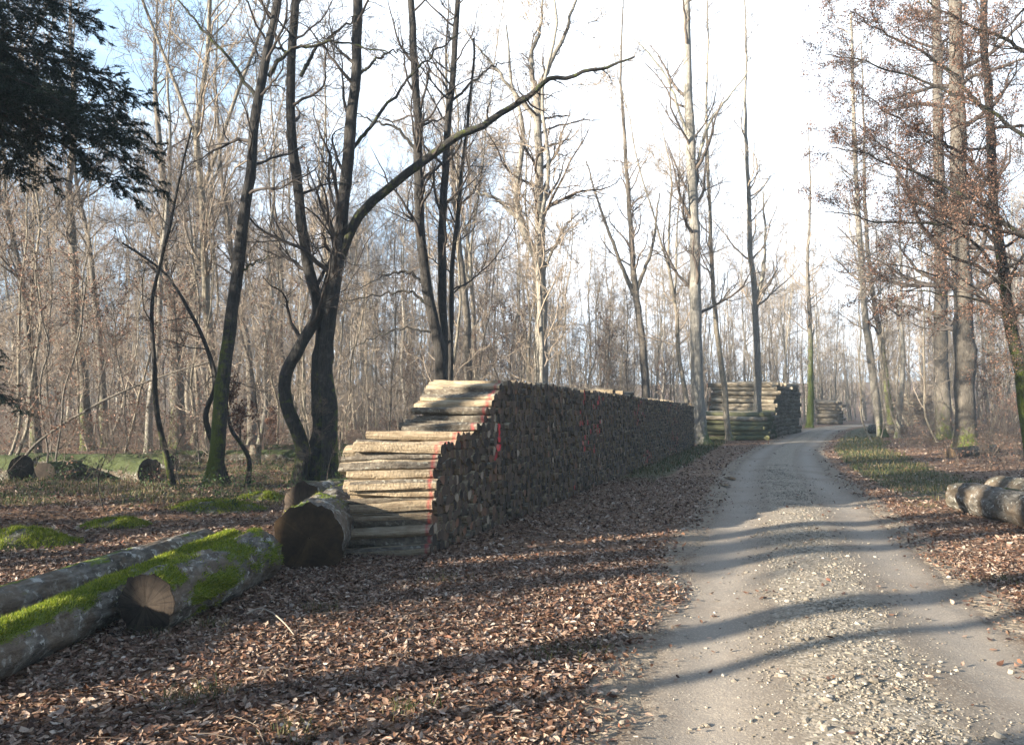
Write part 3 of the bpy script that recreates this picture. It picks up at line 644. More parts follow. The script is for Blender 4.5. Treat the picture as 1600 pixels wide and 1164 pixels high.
# ---- stacks of roadside timber further along the track
def build_stack(origin, along, nl, layers, r, ln, axis, zone, label, nind, tagname, seed, ragged=.5):
    """logs lie along 'axis'; the stack extends nl logs in direction 'along'. returns count"""
    rg = random.Random(seed); o = np.array(origin, float); al = np.array(along, float); al /= np.linalg.norm(al); ax = np.array(axis, float); ax /= np.linalg.norm(ax)
    mbs = MB(); cnt = 0; order = []
    for i in range(nl):
        for k in range(layers):
            if k == layers - 1 and rg.random() < ragged * .6: continue
            order.append((i + .12 * k, i, k))
    order.sort()
    for n, (_, i, k) in enumerate(order):
        rr = r * rg.uniform(.78, 1.12); p = o + al * ((i + .5 * (k % 2)) * r * 1.92 + rg.gauss(0, r * .12)); z = h1(p[0], p[1]) + r * .9 + k * r * 1.72 + rg.gauss(0, r * .12)
        off = rg.gauss(0, .10); tw = rg.gauss(0, .03); l = ln * rg.uniform(.95, 1.05)
        a = np.array([p[0] + ax[0] * off, p[1] + ax[1] * off, z]); b = a + np.array([ax[0] * l, ax[1] * l, rg.gauss(0, .05) + tw])
        t = np.linspace(0, 1, 7)[:, None]; P = a + (b - a) * t; P[:, 2] += .05 * np.sin(t[:, 0] * PI) * rg.uniform(-1, 1); P[:, 1] += .05 * np.sin(t[:, 0] * PI * 2) * rg.uniform(-1, 1)
        RR = np.array([rr * (1 + .06 * math.sin(q * 3 + n)) for q in range(7)])
        rn = min(1, max(0, rg.gauss(.45, .28)))
        S = 9; RRs = RR[:, None] * (1 + np.array([[.10 * (float(vn(j * 1.3, n * 3.1 + q * .4, seed)) - .5) * 2 for j in range(S)] for q in range(7)]))
        def fill(mb, P):
            n0 = mb.n; tubes(mb, P[None], RRs[None], S, 0, rnd=rn, bark=1., paint=0., mossy=(.7 if zone == 'low' and rg.random() < .5 else 0.))
            caps = np.stack([n0 + np.arange(S), n0 + 6 * S + np.arange(S)[::-1]]); mb.f.append(caps); mb.m.append(np.full(2, 1))
            for kk in mb.a: mb.a[kk].append(np.full(2, rn if kk == 'rnd' else 0.))
        if n < nind:
            mb = MB(); fill(mb, P - a); ob = put('timber_log', mb.mesh('timber_log', [TSIDE, WEND]), None, a)
            side = i == 0
            tag(ob, (f'{label}, number {k + 1} from the ground' if side else f'timber log showing its cut end in the {zone} stack down the track'), 'log', f'logs of the {zone} timber stack')
        else: fill(mbs, P)
    if mbs.v:
        tag(put(tagname, mbs.mesh(tagname, [TSIDE, WEND])), f'remaining cut log ends in the {zone} timber stack beside the track', 'log stack', kind='stuff')
m = NT('timber_bark'); p = m.obj(); rn = m.attr('rnd')
c = m.ramp(m.noise(m.map(p, (.3, 1, 1)), 7, 6, .7), [(.3, (.12, .10, .07)), (.5, (.36, .31, .23)), (.7, (.60, .53, .42))]); c = m.mix(m.mth('MULTIPLY', rn, .6), c, m.mix(1., c, (.6, .55, .5), 'MULTIPLY'))
mo = m.ramp(m.mth('ADD', m.attr('mossy'), m.mth('MULTIPLY', m.noise(p, 2.5, 4), .9)), [(.95, 0.), (1.15, 1.)]); c = m.mix(m.mth('MULTIPLY', mo, .7), c, (.10, .12, .04)); m.col(c); m.bump(m.noise(p, 14, 4), .6, .03); TSIDE = m.m
SD = (.50, .866)
build_stack((15.1, 45.6), SD, 9, 6, .16, 3.9, (-.99, .05), 'low', 'greenish log broadside in the low front stack', 40, 'low_log_stack', 51)
build_stack((16.6, 48.6), SD, 30, 13, .155, 4.0, (-.99, .02), 'tall', 'pale log broadside in the tall stack', 110, 'tall_log_stack', 52)
build_stack((34.0, 80), (.7, .7), 4, 7, .2, 2.3, (-.97, .2), 'third', 'sunlit log in the distant stack at the bend', 30, 'distant_log_stack', 53)
build_stack((39.3, 74), (.9, .5), 6, 9, .19, 2.6, (-.99, .1), 'rightmost', 'sunlit log in the far stack right of the bend', 30, 'rightmost_log_stack', 54)

# puddles at the left edge of the road
for (px, py, a, b, lb) in ((1140, 746, .22, .34, 'small bright puddle in the left wheel track, the farther one'), (1131, 757, .2, .26, 'small bright puddle in the left wheel track, the nearer one')):
    d = 1920 / (py - 648); x = (px - 800) / F * d; t = np.arange(24) * 2 * PI / 24; rr = 1 + .3 * (fbm(np.cos(t) * 2 + px, np.sin(t) * 2, 4) - .5) * 2
    mb = MB(); z = h1(x, d) + .028; V = np.stack([x + np.cos(t) * rr * a * .5, d + np.sin(t) * rr * b, np.full(24, z)], 1); mb.add(V, [np.arange(24)[None]])
    tag(put('puddle', mb.mesh('puddle', WATER)), lb, 'puddle', kind=None)

# ------------------------------------------------------------------ trees
def leafcloud(rg, P, per, size, spread, mat, name, keep=1.0):
    pts = P[:, 1:].reshape(-1, 3); pts = np.repeat(pts, per, 0); pts = pts + rg.normal(0, spread, pts.shape); k = rg.uniform(0, 1, len(pts)) < keep; pts = pts[k]
    n = len(pts); a = rg.normal(size=(n, 3)); a /= np.linalg.norm(a, axis=1)[:, None]; b = rg.normal(size=(n, 3)); b -= (a * b).sum(1)[:, None] * a; b /= np.linalg.norm(b, axis=1)[:, None]
    s = rg.uniform(.6, 1.2, n)[:, None] * size
    V = np.stack([pts - a * s, pts + b * s * .55, pts + a * s, pts - b * s * .55], 1).reshape(-1, 3)
    mb = MB(); mb.add(V, [np.arange(len(V)).reshape(-1, 4)]); return mb.mesh(name, mat, smooth=False)

def trunk_tube(mb, pts, r0, r1, sides=16, seg=44, flare=.5, seed=0, moss=None, flare_h=.6):
    P = catmull(pts, seg); d = np.concatenate([[0], np.cumsum(np.linalg.norm(np.diff(P, axis=0), axis=1))]); fade = np.clip(d / 1.5, 0, 1)
    P[:, 0] += fade * .10 * (fbm(d * .9 + seed * 3.7, 0 * d, 7, 2) - .5); P[:, 1] += fade * .10 * (fbm(d * .9 + seed * 5.1, 0 * d + 3, 8, 2) - .5)
    r = r0 + (r1 - r0) * (d / d[-1]) ** .8; r = r * (1 + flare * np.exp(-d / flare_h * 1.6))
    a = np.arange(sides) * 2 * PI / sides
    n = fbm(np.cos(a)[None] * 1.5 + seed + 0 * d[:, None], np.sin(a)[None] * 1.5 + d[:, None] * .9, seed, 3) - .5
    lobe = 1 + .22 * flare * np.exp(-d / flare_h)[:, None] * np.cos(5 * a + seed)[None]
    n2_ = fbm(np.cos(a)[None] * 4 + seed + 0 * d[:, None], np.sin(a)[None] * 4 + d[:, None] * 3.1, seed + 3, 2) - .5
    RR = r[:, None] * (1 + .26 * n + .12 * n2_) * lobe
    kr = random.Random(int(seed) * 7 + 1)
    for _ in range(14 if sides > 12 else 0):                      # knots and branch scars
        kd = kr.uniform(.6, d[-1]); ka = kr.uniform(0, 2 * PI)
        RR = RR * (1 + kr.uniform(.12, .32) * np.exp(-((d - kd) / .12) ** 2)[:, None] * np.exp(-((1 - np.cos(a - ka)) / .25))[None])
    va = None
    n0 = mb.n
    tubes(mb, P[None], RR[None], sides, va=0.)
    if moss is not None:
        side = .62 + .38 * np.cos(a - 2.2 + .4 * seed)
        mb.va[-1] = (np.clip(1.45 * moss[0] * (1 - d / moss[1]), 0, 1.25)[:, None] * side[None]).ravel()
    return P, r

def std_crown(rg, P, r, n1=16, n2=7, n3=6, L1=5.0, t0=.4, t1=.98, ang=.75, up=.10, f=1.0, tw=.0035, mb=None, lv=4):
    mb = mb or MB()
    P1, R1, L1_ = kids(rg, P[None], r[None], n1, t0, t1, (ang, .22), L1, 12, .20, up, .40, .14, .45, tw * 1.6)
    tubes(mb, P1, R1, 6)
    P2, R2, L2_ = kids(rg, P1, R1, n2, .2, .98, (.75, .2), L1_ * .45, 7, .20, up * .8, .5, .3, .5, tw * 1.4)
    tubes(mb, P2, R2, 4)
    P3 = None
    if lv >= 3:
        P3, R3, L3_ = kids(rg, P2, R2, n3, .15, 1, (.7, .25), L2_ * .48, 4, .16, .05, .6, .4, .4, tw)
        tubes(mb, P3, R3, 3)
        if lv >= 4:
            P4, R4, _ = kids(rg, P3, R3, 2, .3, 1, (.7, .2), L3_ * .5, 3, .12, .03, .8, .5, .3, tw * .8)
            tubes(mb, P4, R4, 3)
    return mb, P1, P2, P3

# forest tree prototypes: trunk and crown meshes shared by many copies
def proto(seed, height, r, n1, L1, t0, ang, barkm, twigm, n2=9, n3=8, lean=.02, fork=False, leafy=0, lv=4, moss=(.5, 3)):
    rg = np.random.default_rng(seed); k = 9
    pts = np.zeros((k, 3)); pts[:, 2] = np.linspace(-.3, height, k); w_ = np.cumsum(rg.normal(0, height * .013, (k, 2)), 0); pts[1:, :2] = w_[1:]; pts[:, 0] += lean * pts[:, 2]
    mt = MB(); P, rr = trunk_tube(mt, pts, r, .02, 9, 26, .45, seed, moss)
    if fork:
        for q in range(fork):
            i = rg.integers(9, 15); a = rg.uniform(0, 2 * PI); d = np.array([math.cos(a), math.sin(a), 2.6]); d /= np.linalg.norm(d); Lf = height * .55
            tt = np.linspace(0, 1, 8)[:, None]; Q = P[i] + d * Lf * tt + np.array([0, 0, 1.]) * tt ** 2 * Lf * .15 + rg.normal(0, .12, (8, 3)) * tt
            q_r = np.linspace(rr[i] * .7, .02, 8); tubes(mt, Q[None], q_r[None], 7)
            if q == 0: forks = []
            forks.append((catmull(Q, 26), np.interp(np.linspace(0, 1, 26), np.linspace(0, 1, 8), q_r)))
    mc = MB(); mc, P1, P2, P3 = std_crown(rg, P, rr, n1, n2, n3, L1, t0, .99, ang, .09, mb=mc, tw=.008 if lv > 3 else .005, lv=lv)
    if fork:
        for (Q, qr) in forks: std_crown(rg, Q, qr, max(5, n1 // 2), n2, n3, L1 * .8, .2, .99, ang, .09, mb=mc, tw=.008, lv=lv)
    lm = leafcloud(rg, P3, leafy, .04, .07, BEECH, 'leaves', .3) if leafy else None
    return mt.mesh('trunk', barkm, moss=True), mc.mesh('crown', twigm), lm
PROT = [proto(1, 21, .16, 24, 6.5, .34, .72, BARK_PALE, TWIG, lean=.01),
        proto(2, 23, .20, 24, 7.5, .28, .80, BARK_GREY, TWIG, fork=1),
        proto(3, 18, .11, 20, 4.6, .25, .70, BARK_WOOD, TWIG_PALE, lean=.05),
        proto(4, 22, .18, 22, 7.0, .22, .85, BARK_WOOD, TWIG_PALE, fork=2),
        proto(5, 19, .12, 26, 4.6, .16, .95, BARK_PALE, TWIG_PALE, lean=-.04),
        proto(6, 24, .24, 20, 8.0, .30, .85, BARK_GREY, TWIG, fork=3)]
SAPL = [proto(11, 9, .04, 22, 2.8, .10, .85, BARK_GREY, TWIG, n2=8, n3=6, lv=3, lean=.05, moss=None),
        proto(12, 7, .035, 24, 2.4, .05, 1.0, BARK_WOOD, TWIG_PALE, n2=8, n3=6, lv=3, lean=-.1, moss=None),
        proto(13, 12, .055, 26, 3.0, .12, .8, BARK_WOOD, TWIG_PALE, n2=8, n3=6, lv=3, moss=None),
        proto(14, 5, .025, 24, 2.0, .05, 1.0, BARK_GREY, TWIG, n2=8, n3=5, lv=3, leafy=1, moss=None),
        proto(15, 10, .045, 26, 3.2, .08, .95, BARK_WOOD, TWIG_PALE, n2=8, n3=6, lv=3, leafy=1, moss=None)]
def place(meshes, name, x, y, sc, rz, label, cat, group, tilt=(0, 0)):
    mt, mc, lm = meshes; root = thing(name, (x, y, h1(x, y)), label, cat, group); root.scale = (sc, sc, sc * 1.0); root.rotation_euler = (tilt[0], tilt[1], rz)
    put('trunk', mt, root); put('crown', mc, root)
    if lm: put('leaves', lm, root)
    return root
def free(x, y, mrg=.8):
    u = float(road_u(np.array([x]), np.array([y]))[0])
    if abs(u) < 3.2: return False
    s = (x - PN[0]) * PD[0] + (y - PN[1]) * PD[1]; t = (x - PN[0]) * PD[1] - (y - PN[1]) * PD[0]
    if -1 < s < PLEN + 1 and -3.0 < t < 4.5: return False
    if 9 < x < 26 and 43 < y < 72 and -1 < (x - 15.1) * .866 - (y - 45.6) * .5 + 6 < 8: return False
    return True
def zone_of(x, y):
    px = 800 + F * x / y; 
    a = ('at the left edge of the wood', 'behind the slanting mossy tree', 'behind the triple-stemmed tree', 'above the near end of the woodpile', 'above the middle of the long woodpile', 'above the far end of the long woodpile', 'behind the tall timber stack', 'beyond the bend in the track', 'behind the leaning pale trees', 'at the right edge of the wood')[int(min(9, max(0, px // 160)))]
    return a
rr_ = random.Random(5)
taken = []
nT = 0
spots = []
tries = 0
while nT < 150 and tries < 20000:
    tries += 1
    d = 24 + (115 - 24) * rr_.random() ** .8; x = rr_.uniform(-.80, .82) * d
    if not free(x, d): continue
    px = 800 + F * x / d
    if d < 45 and 560 < px < 1180 and rr_.random() < .75: continue
    if d < 42 and px > 1000: continue
    if any((x - a) ** 2 + (d - b) ** 2 < (2.2 + .01 * d) ** 2 for a, b in taken): continue
    taken.append((x, d)); nT += 1
    k = rr_.choice([0, 1, 2, 3, 4, 5] if px < 800 else [0, 2, 3, 3, 4, 2]); dist = 'nearer' if d < 55 else ('middle-distance' if d < 85 else 'distant')
    tone = ('pale straight-stemmed', 'grey forked', 'slim leaning', 'warm-toned forked', 'slender densely twigged', 'stout spreading')[k]
    place(PROT[k], 'bare_tree', x, d, rr_.uniform(.8, 1.12), rr_.uniform(0, 6.28), f'{dist} {tone} bare tree {zone_of(x, d)}', 'tree', f'{dist} {tone} trees {zone_of(x, d)}', (rr_.gauss(0, .03), rr_.gauss(0, .03)))
nS = 0; tries = 0
while nS < 250 and tries < 20000:
    tries += 1
    d = 19 + (75 - 19) * rr_.random() ** 1.0; x = rr_.uniform(-.78, .80) * d
    if not free(x, d): continue
    px = 800 + F * x / d
    if px > 1000 and d < 40: continue
    if 560 < px < 1100 and d < 26: continue
    if any((x - a) ** 2 + (d - b) ** 2 < .7 for a, b in taken): continue
    taken.append((x, d)); nS += 1; k = rr_.choice([0, 1, 2, 3, 4, 2, 1]); dist = 'nearer' if d < 38 else 'farther'
    tone = ('grey', 'pale bushy', 'tall pale', 'short brown-leaved', 'brown-leaved')[k]
    place(SAPL[k], 'sapling', x, d, rr_.uniform(.7, 1.25), rr_.uniform(0, 6.28), f'{dist} {tone} sapling {zone_of(x, d)}', 'sapling', f'{dist} {tone} saplings {zone_of(x, d)}', (rr_.gauss(0, .07), rr_.gauss(0, .07)))
# far wood: one mass
def far_wood():
    rg = np.random.default_rng(77); n = 1050; d = rg.uniform(58, 175, n); x = rg.uniform(-.85, .87, n) * d; u = road_u(x, d); k = (np.abs(u) > 3.5) & ~((x > 9) & (x < 30) & (d < 72)); x, d = x[k], d[k]; n = len(x); z = H(x, d)
    ht = rg.uniform(10, 23, n); kk = 6; t = np.linspace(0, 1, kk); P = np.zeros((n, kk, 3)); P[..., 0] = x[:, None] + rg.normal(0, .5, (n, 1)) * t[None] * 2 + rg.normal(0, .12, (n, kk)); P[..., 1] = d[:, None] + rg.normal(0, .1, (n, kk)); P[..., 2] = z[:, None] - .2 + ht[:, None] * t
    r0 = rg.uniform(.05, .15, n); RR = r0[:, None] * (1 - .85 * t[None])
    mb = MB(); tubes(mb, P, RR, 5, 0)
    P1, R1, L1 = kids(rg, P, RR, 14, .10, .98, (.8, .25), ht * .28, 6, .2, .1, .5, .3, .45, .016); tubes(mb, P1, R1, 3, 1)
    P2, R2, L2 = kids(rg, P1, R1, 7, .12, 1, (.75, .25), L1 * .45, 3, .16, .06, .6, .5, .5, .012); tubes(mb, P2, R2, 3, 1)
    P3, R3, _ = kids(rg, P2, R2, 3, .2, 1, (.7, .25), L2 * .6, 2, .1, .04, .7, .6, .4, .009); tubes(mb, P3, R3, 3, 1)
    tag(put('far_wood', mb.mesh('far_wood', [BARK_WOOD, TWIG_PALE])), 'far-off leafless wood closing the view behind the nearer trees', 'woodland', kind='stuff')
far_wood()
# undergrowth: low twigs and dry stems between the trees
def undergrowth():
    rg = np.random.default_rng(78); n = 9000; d = rg.uniform(15, 75, n); x = rg.uniform(-.8, .8, n) * d; u = road_u(x, d)
    px = 800 + F * x / d
    k = (np.abs(u) > 4.8) & ~inpile(x, d) & ~((px > 540) & (d < 21)) & (fbm(x * .25, d * .25, 66) > .44) & ~((x > 9) & (x < 24) & (d > 40) & (d < 70) & (px < 1260)) & ~((px > 0) & (px < 560) & (d < 24) & (rg.uniform(0, 1, n) < .9)); 
    s_ = (x - PN[0]) * PD[0] + (d - PN[1]) * PD[1]; t_ = (x - PN[0]) * PD[1] - (d - PN[1]) * PD[0]; k &= ~((s_ > -2) & (s_ < PLEN + 3) & (t_ > -1.5) & (t_ < 6))
    x, d = x[k], d[k]; n = len(x); z = H(x, d)
    kk = 4; t = np.linspace(0, 1, kk); h = rg.uniform(.4, 1.3, n) + sst(20, 40, d) * rg.uniform(0, 1.9, n); a = rg.uniform(0, 6.28, n); le = rg.uniform(.1, .8, n) * h
    P = np.zeros((n, kk, 3)); P[..., 0] = x[:, None] + np.cos(a)[:, None] * le[:, None] * t ** 1.5; P[..., 1] = d[:, None] + np.sin(a)[:, None] * le[:, None] * t ** 1.5; P[..., 2] = z[:, None] + h[:, None] * (t - .25 * t ** 3)
    RR = rg.uniform(.003, .009, n)[:, None] * (1 - .6 * t[None]); mb = MB(); tubes(mb, P, RR, 3, 0)
    P1, R1, L1 = kids(rg, P, RR, 6, .2, 1, (.7, .25), h * .45, 4, .2, .03, .7, .4, .4, .0025); tubes(mb, P1, R1, 3, 0)
    P2, R2, _ = kids(rg, P1, R1, 4, .2, 1, (.7, .25), L1 * .5, 3, .2, .0, .8, .5, .4, .002); tubes(mb, P2, R2, 3, 0)
    tag(put('undergrowth', mb.mesh('undergrowth', TWIG)), 'tangle of bare low twigs and brambles on the forest floor', 'undergrowth', kind='stuff')
    sel = rg.uniform(0, 1, len(P1)) < .20; me = leafcloud(rg, P1[sel], 2, .035, .06, BEECH, 'dry_leaves', .6)
    tag(put('dry_leaves', me), 'rust-brown dry leaves clinging to the low undergrowth', 'leaves', kind='stuff')
undergrowth()

# ---- the trees one knows by sight
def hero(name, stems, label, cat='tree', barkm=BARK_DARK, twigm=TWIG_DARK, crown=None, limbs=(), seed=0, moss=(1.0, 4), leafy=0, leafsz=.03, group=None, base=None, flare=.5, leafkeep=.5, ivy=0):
    """stems: list of (list of (px, py), d, r0, r1) ; limbs: same form, from branch points"""
    rg = np.random.default_rng(seed + 500); root = None; mc = MB(); P3s = []
    for si, (px, d, r0, r1, *skip) in enumerate(stems):
        pts = [at(a, b, d + (c_[0] if c_ else 0)) for (a, b, *c_) in px]
        if root is None:
            bx, by, bz = pts[0]; root = thing(name, (bx, by, h1(bx, by)), label, cat, group); O = np.array(root.location)
        pts = np.array(pts); gz = h1(pts[0][0], pts[0][1]); pts[0][2] = gz - .1 
        pts = pts - O
        mt = MB(); P, r = trunk_tube(mt, pts, r0, r1, 18, 60, flare, seed + si, moss, .5)
        put('trunk', mt.mesh('trunk', barkm, moss=True), root)
        c = dict(n1=20, n2=9, n3=6, L1=3.2, t0=.35, ang=.95, up=.06, tw=.003); c.update(crown or {})
        if not skip: mc, P1, P2, P3 = std_crown(rg, P, r, mb=mc, **c); P3s.append(P3)
        if ivy:
            lo = P[(P[:, 2] < ivy)]; put('ivy', leafcloud(rg, np.repeat(lo[None], 1, 0), 60, .05, r0 * 1.1, IVY, 'ivy', 1.), root)
    for (px, d, r0, r1) in limbs:
        pts = np.array([at(a, b, d + (c_[0] if c_ else 0)) for (a, b, *c_) in px]) - O
        P = catmull(pts, 36); r = np.linspace(r0, r1, 36); tt_ = np.linspace(0, 1, 36); P = P + (np.stack([fbm(tt_ * 14 + q_ * 5 + seed, tt_ * 0, 12 + q_, 3) for q_ in range(3)], 1) - .5) * .16 * np.clip(tt_ * 5, 0, 1)[:, None]; ml = MB(); n = fbm(np.arange(36)[:, None] * .4 + np.zeros((1, 10)), np.arange(10)[None] * .8 + np.zeros((36, 1)), seed) - .5
        tubes(ml, P[None], (r[:, None] * (1 + .25 * n))[None], 10, va=np.full((1, 36), (moss[0] * .35 if moss else 0)))
        put('limb', ml.mesh('limb', barkm, moss=True), root)
        c = dict(n1=9, n2=5, n3=4, L1=1.5, t0=.25, ang=.8, up=.05, tw=.003) if not leafy or leafsz > .035 else dict(n1=24, n2=10, n3=7, L1=2.0, t0=.10, ang=.75, up=.03, tw=.0028)
        if crown and 'limbL' in crown: pass
        mc, P1, P2, P3 = std_crown(rg, P, r, mb=mc, **c); P3s.append(P3)
    put('crown', mc.mesh('crown', twigm), root)
    if leafy: put('leaves', leafcloud(rg, np.concatenate([q for q in P3s if q is not None]), leafy, leafsz, .05, BEECH, 'leaves', leafkeep), root)
    return root
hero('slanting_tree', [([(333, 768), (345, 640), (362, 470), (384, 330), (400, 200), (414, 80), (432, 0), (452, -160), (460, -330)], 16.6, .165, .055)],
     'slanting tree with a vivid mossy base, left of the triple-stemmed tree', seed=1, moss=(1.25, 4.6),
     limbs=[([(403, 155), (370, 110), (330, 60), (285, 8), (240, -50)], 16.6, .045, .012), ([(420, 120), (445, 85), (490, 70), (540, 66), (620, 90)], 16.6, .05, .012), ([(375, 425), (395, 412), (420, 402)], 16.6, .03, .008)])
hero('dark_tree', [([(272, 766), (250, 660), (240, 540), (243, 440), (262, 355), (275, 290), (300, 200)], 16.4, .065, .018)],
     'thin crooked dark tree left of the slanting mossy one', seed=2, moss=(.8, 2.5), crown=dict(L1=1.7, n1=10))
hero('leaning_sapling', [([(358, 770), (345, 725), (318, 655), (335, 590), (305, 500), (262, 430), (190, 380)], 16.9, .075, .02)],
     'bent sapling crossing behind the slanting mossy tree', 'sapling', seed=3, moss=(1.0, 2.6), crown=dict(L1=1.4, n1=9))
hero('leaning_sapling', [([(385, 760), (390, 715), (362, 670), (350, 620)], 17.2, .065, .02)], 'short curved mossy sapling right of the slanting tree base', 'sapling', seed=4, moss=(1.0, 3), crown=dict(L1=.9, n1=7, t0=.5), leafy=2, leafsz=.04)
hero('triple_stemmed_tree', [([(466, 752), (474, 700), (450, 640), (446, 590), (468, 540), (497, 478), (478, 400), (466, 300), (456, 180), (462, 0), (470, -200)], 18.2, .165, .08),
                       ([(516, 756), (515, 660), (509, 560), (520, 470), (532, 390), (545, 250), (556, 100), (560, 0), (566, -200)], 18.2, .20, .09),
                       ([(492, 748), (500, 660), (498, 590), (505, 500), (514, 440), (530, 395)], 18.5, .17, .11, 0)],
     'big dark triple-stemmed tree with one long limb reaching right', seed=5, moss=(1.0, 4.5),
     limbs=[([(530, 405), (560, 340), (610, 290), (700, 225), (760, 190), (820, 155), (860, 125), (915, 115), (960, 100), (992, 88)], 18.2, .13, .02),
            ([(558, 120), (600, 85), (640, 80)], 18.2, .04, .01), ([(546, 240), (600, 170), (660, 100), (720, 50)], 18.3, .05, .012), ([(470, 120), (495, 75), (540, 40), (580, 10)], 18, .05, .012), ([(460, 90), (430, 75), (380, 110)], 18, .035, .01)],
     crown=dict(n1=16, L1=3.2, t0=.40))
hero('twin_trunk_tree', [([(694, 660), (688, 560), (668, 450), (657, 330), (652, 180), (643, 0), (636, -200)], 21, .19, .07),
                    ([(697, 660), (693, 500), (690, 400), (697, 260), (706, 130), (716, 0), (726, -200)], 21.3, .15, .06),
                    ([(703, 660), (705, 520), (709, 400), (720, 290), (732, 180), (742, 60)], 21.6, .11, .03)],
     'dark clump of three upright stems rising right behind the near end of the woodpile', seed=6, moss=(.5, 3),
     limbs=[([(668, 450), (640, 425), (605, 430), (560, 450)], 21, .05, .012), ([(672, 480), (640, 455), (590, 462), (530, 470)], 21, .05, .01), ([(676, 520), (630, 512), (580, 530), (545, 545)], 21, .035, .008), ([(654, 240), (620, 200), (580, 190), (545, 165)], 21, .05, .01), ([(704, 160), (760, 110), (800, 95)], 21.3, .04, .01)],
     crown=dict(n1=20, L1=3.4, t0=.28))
hero('tall_beech', [([(849, 650), (846, 520), (845, 420), (843, 300), (840, 180), (835, 130)], 29, .30, .13)], 'tall smooth grey tree with a high forking crown above the woodpile', barkm=BARK_PALE, twigm=TWIG, seed=7, moss=None,
     limbs=[([(840, 170), (850, 120), (880, 60), (900, 0), (930, -60)], 29, .12, .03), ([(837, 150), (830, 90), (845, 40), (850, -40)], 29, .12, .03), ([(842, 190), (800, 140), (760, 90), (720, 40)], 29, .09, .02),
            ([(846, 420), (815, 350), (808, 300), (816, 200), (800, 130), (790, 40)], 29, .17, .03), ([(808, 340), (775, 310), (745, 300), (740, 270)], 29, .09, .02), ([(850, 420), (880, 360), (905, 330)], 29, .07, .02)], crown=dict(n1=16, L1=4.5, t0=.5))
hero('white_beech', [([(1096, 692), (1090, 600), (1087, 480), (1085, 350), (1079, 220), (1074, 80), (1072, -80), (1070, -260)], 42, .37, .15)], 'tallest pale tree with a mossy foot at the far end of the long woodpile', barkm=BARK_PALE, twigm=TWIG, seed=8, moss=(1.1, 1.8),
     crown=dict(n1=26, L1=6.5, n2=9, n3=7, tw=.006, t0=.25, up=.12, ang=.8), flare=.7, limbs=[([(1087, 270), (1105, 200), (1140, 150), (1170, 110)], 42, .1, .03), ([(1085, 250), (1060, 170), (1035, 110), (990, 60)], 42, .09, .03)])
hero('roadside_tree', [([(1139, 668), (1130, 590), (1118, 500), (1112, 400), (1108, 300), (1104, 180), (1106, 60), (1102, -60)], 45.0, .19, .03)], 'slim tree leaning left in front of the tall timber stack', barkm=BARK_WOOD, twigm=TWIG, seed=9, moss=(.6, 2), crown=dict(n1=26, L1=4.2, t0=.28, up=.12, ang=.75, n2=8, n3=7, tw=.006))
hero('roadside_tree', [([(1184, 672), (1183, 560), (1180, 470), (1172, 380), (1170, 300), (1164, 180), (1166, 60), (1160, -60)], 46.5, .27, .03)], 'straight pale trunk in front of the tall timber stack, right of the leaning one', barkm=BARK_PALE, twigm=TWIG_PALE, seed=10, moss=(.6, 2), crown=dict(n1=28, L1=5, t0=.26, up=.12, ang=.7, n2=9, n3=7, tw=.006), limbs=[([(1182, 480), (1195, 400), (1192, 300)], 46.5, .13, .04)])
hero('leaning_beech', [([(1379, 684), (1366, 600), (1353, 500), (1345, 400), (1338, 280), (1333, 140), (1330, 20)], 49, .26, .08)], 'pale leaning tree with a green foot on the right verge of the track', barkm=BARK_PALE, twigm=TWIG_PALE, seed=11, moss=(.95, 2.4), crown=dict(n1=26, L1=4.2, t0=.3, n2=8, n3=7, tw=.006), flare=.6)
hero('leaning_beech', [([(1394, 682), (1385, 600), (1374, 520), (1360, 430), (1352, 330), (1350, 200), (1345, 60)], 53, .26, .03)], 'darker mossy tree just behind the pale leaning one', barkm=BARK_GREY, twigm=TWIG, seed=12, moss=(1.0, 9), crown=dict(n1=24, L1=4.0, t0=.3, n2=8, n3=7, tw=.006))
hero('ivy_tree', [([(1265, 676), (1267, 600), (1265, 500), (1262, 420), (1266, 300), (1262, 180)], 66, .3, .03)], 'ivy-clad tree by the left side of the bend', barkm=BARK_GREY, twigm=TWIG_PALE, seed=13, moss=(1.0, 12), crown=dict(n1=26, L1=4.5, t0=.3, up=.12, n2=8, n3=7, tw=.007), ivy=8)
hero('big_trunk_tree', [([(1510, 716), (1508, 620), (1504, 480), (1500, 330), (1496, 160), (1492, 0), (1490, -200)], 31, .42, .2)], 'thickest grey trunk on the right, rising out of brown leaves', barkm=BARK_GREY, twigm=TWIG_DARK, seed=14, moss=(.9, 1.6), flare=.7,
     crown=dict(n1=26, L1=6.5, t0=.25, up=.03, ang=1.15, n2=11, n3=8), leafy=2, leafsz=.036, leafkeep=.5)
hero('big_trunk_tree', [([(1476, 690), (1472, 600), (1470, 450), (1468, 300), (1464, 100), (1462, -100)], 44, .42, .2)], 'stout trunk half veiled by brown leaves left of the thickest one', barkm=BARK_GREY, twigm=TWIG, seed=15, moss=(.6, 3), crown=dict(n1=20, L1=5, t0=.3, n2=9, n3=7), leafy=2, leafsz=.06)
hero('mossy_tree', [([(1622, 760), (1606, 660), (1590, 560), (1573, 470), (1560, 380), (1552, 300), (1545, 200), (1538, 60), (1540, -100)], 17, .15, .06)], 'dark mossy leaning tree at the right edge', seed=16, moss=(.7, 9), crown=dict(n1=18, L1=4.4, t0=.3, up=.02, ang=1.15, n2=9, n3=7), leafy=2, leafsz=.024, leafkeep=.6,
     limbs=[([(1560, 385), (1530, 350), (1505, 335), (1470, 300), (1400, 240), (1330, 190)], 17, .05, .01), ([(1552, 290), (1500, 240), (1430, 200), (1350, 150)], 17, .05, .01), ([(1545, 180), (1480, 110), (1400, 60), (1330, 20)], 17, .05, .01)])
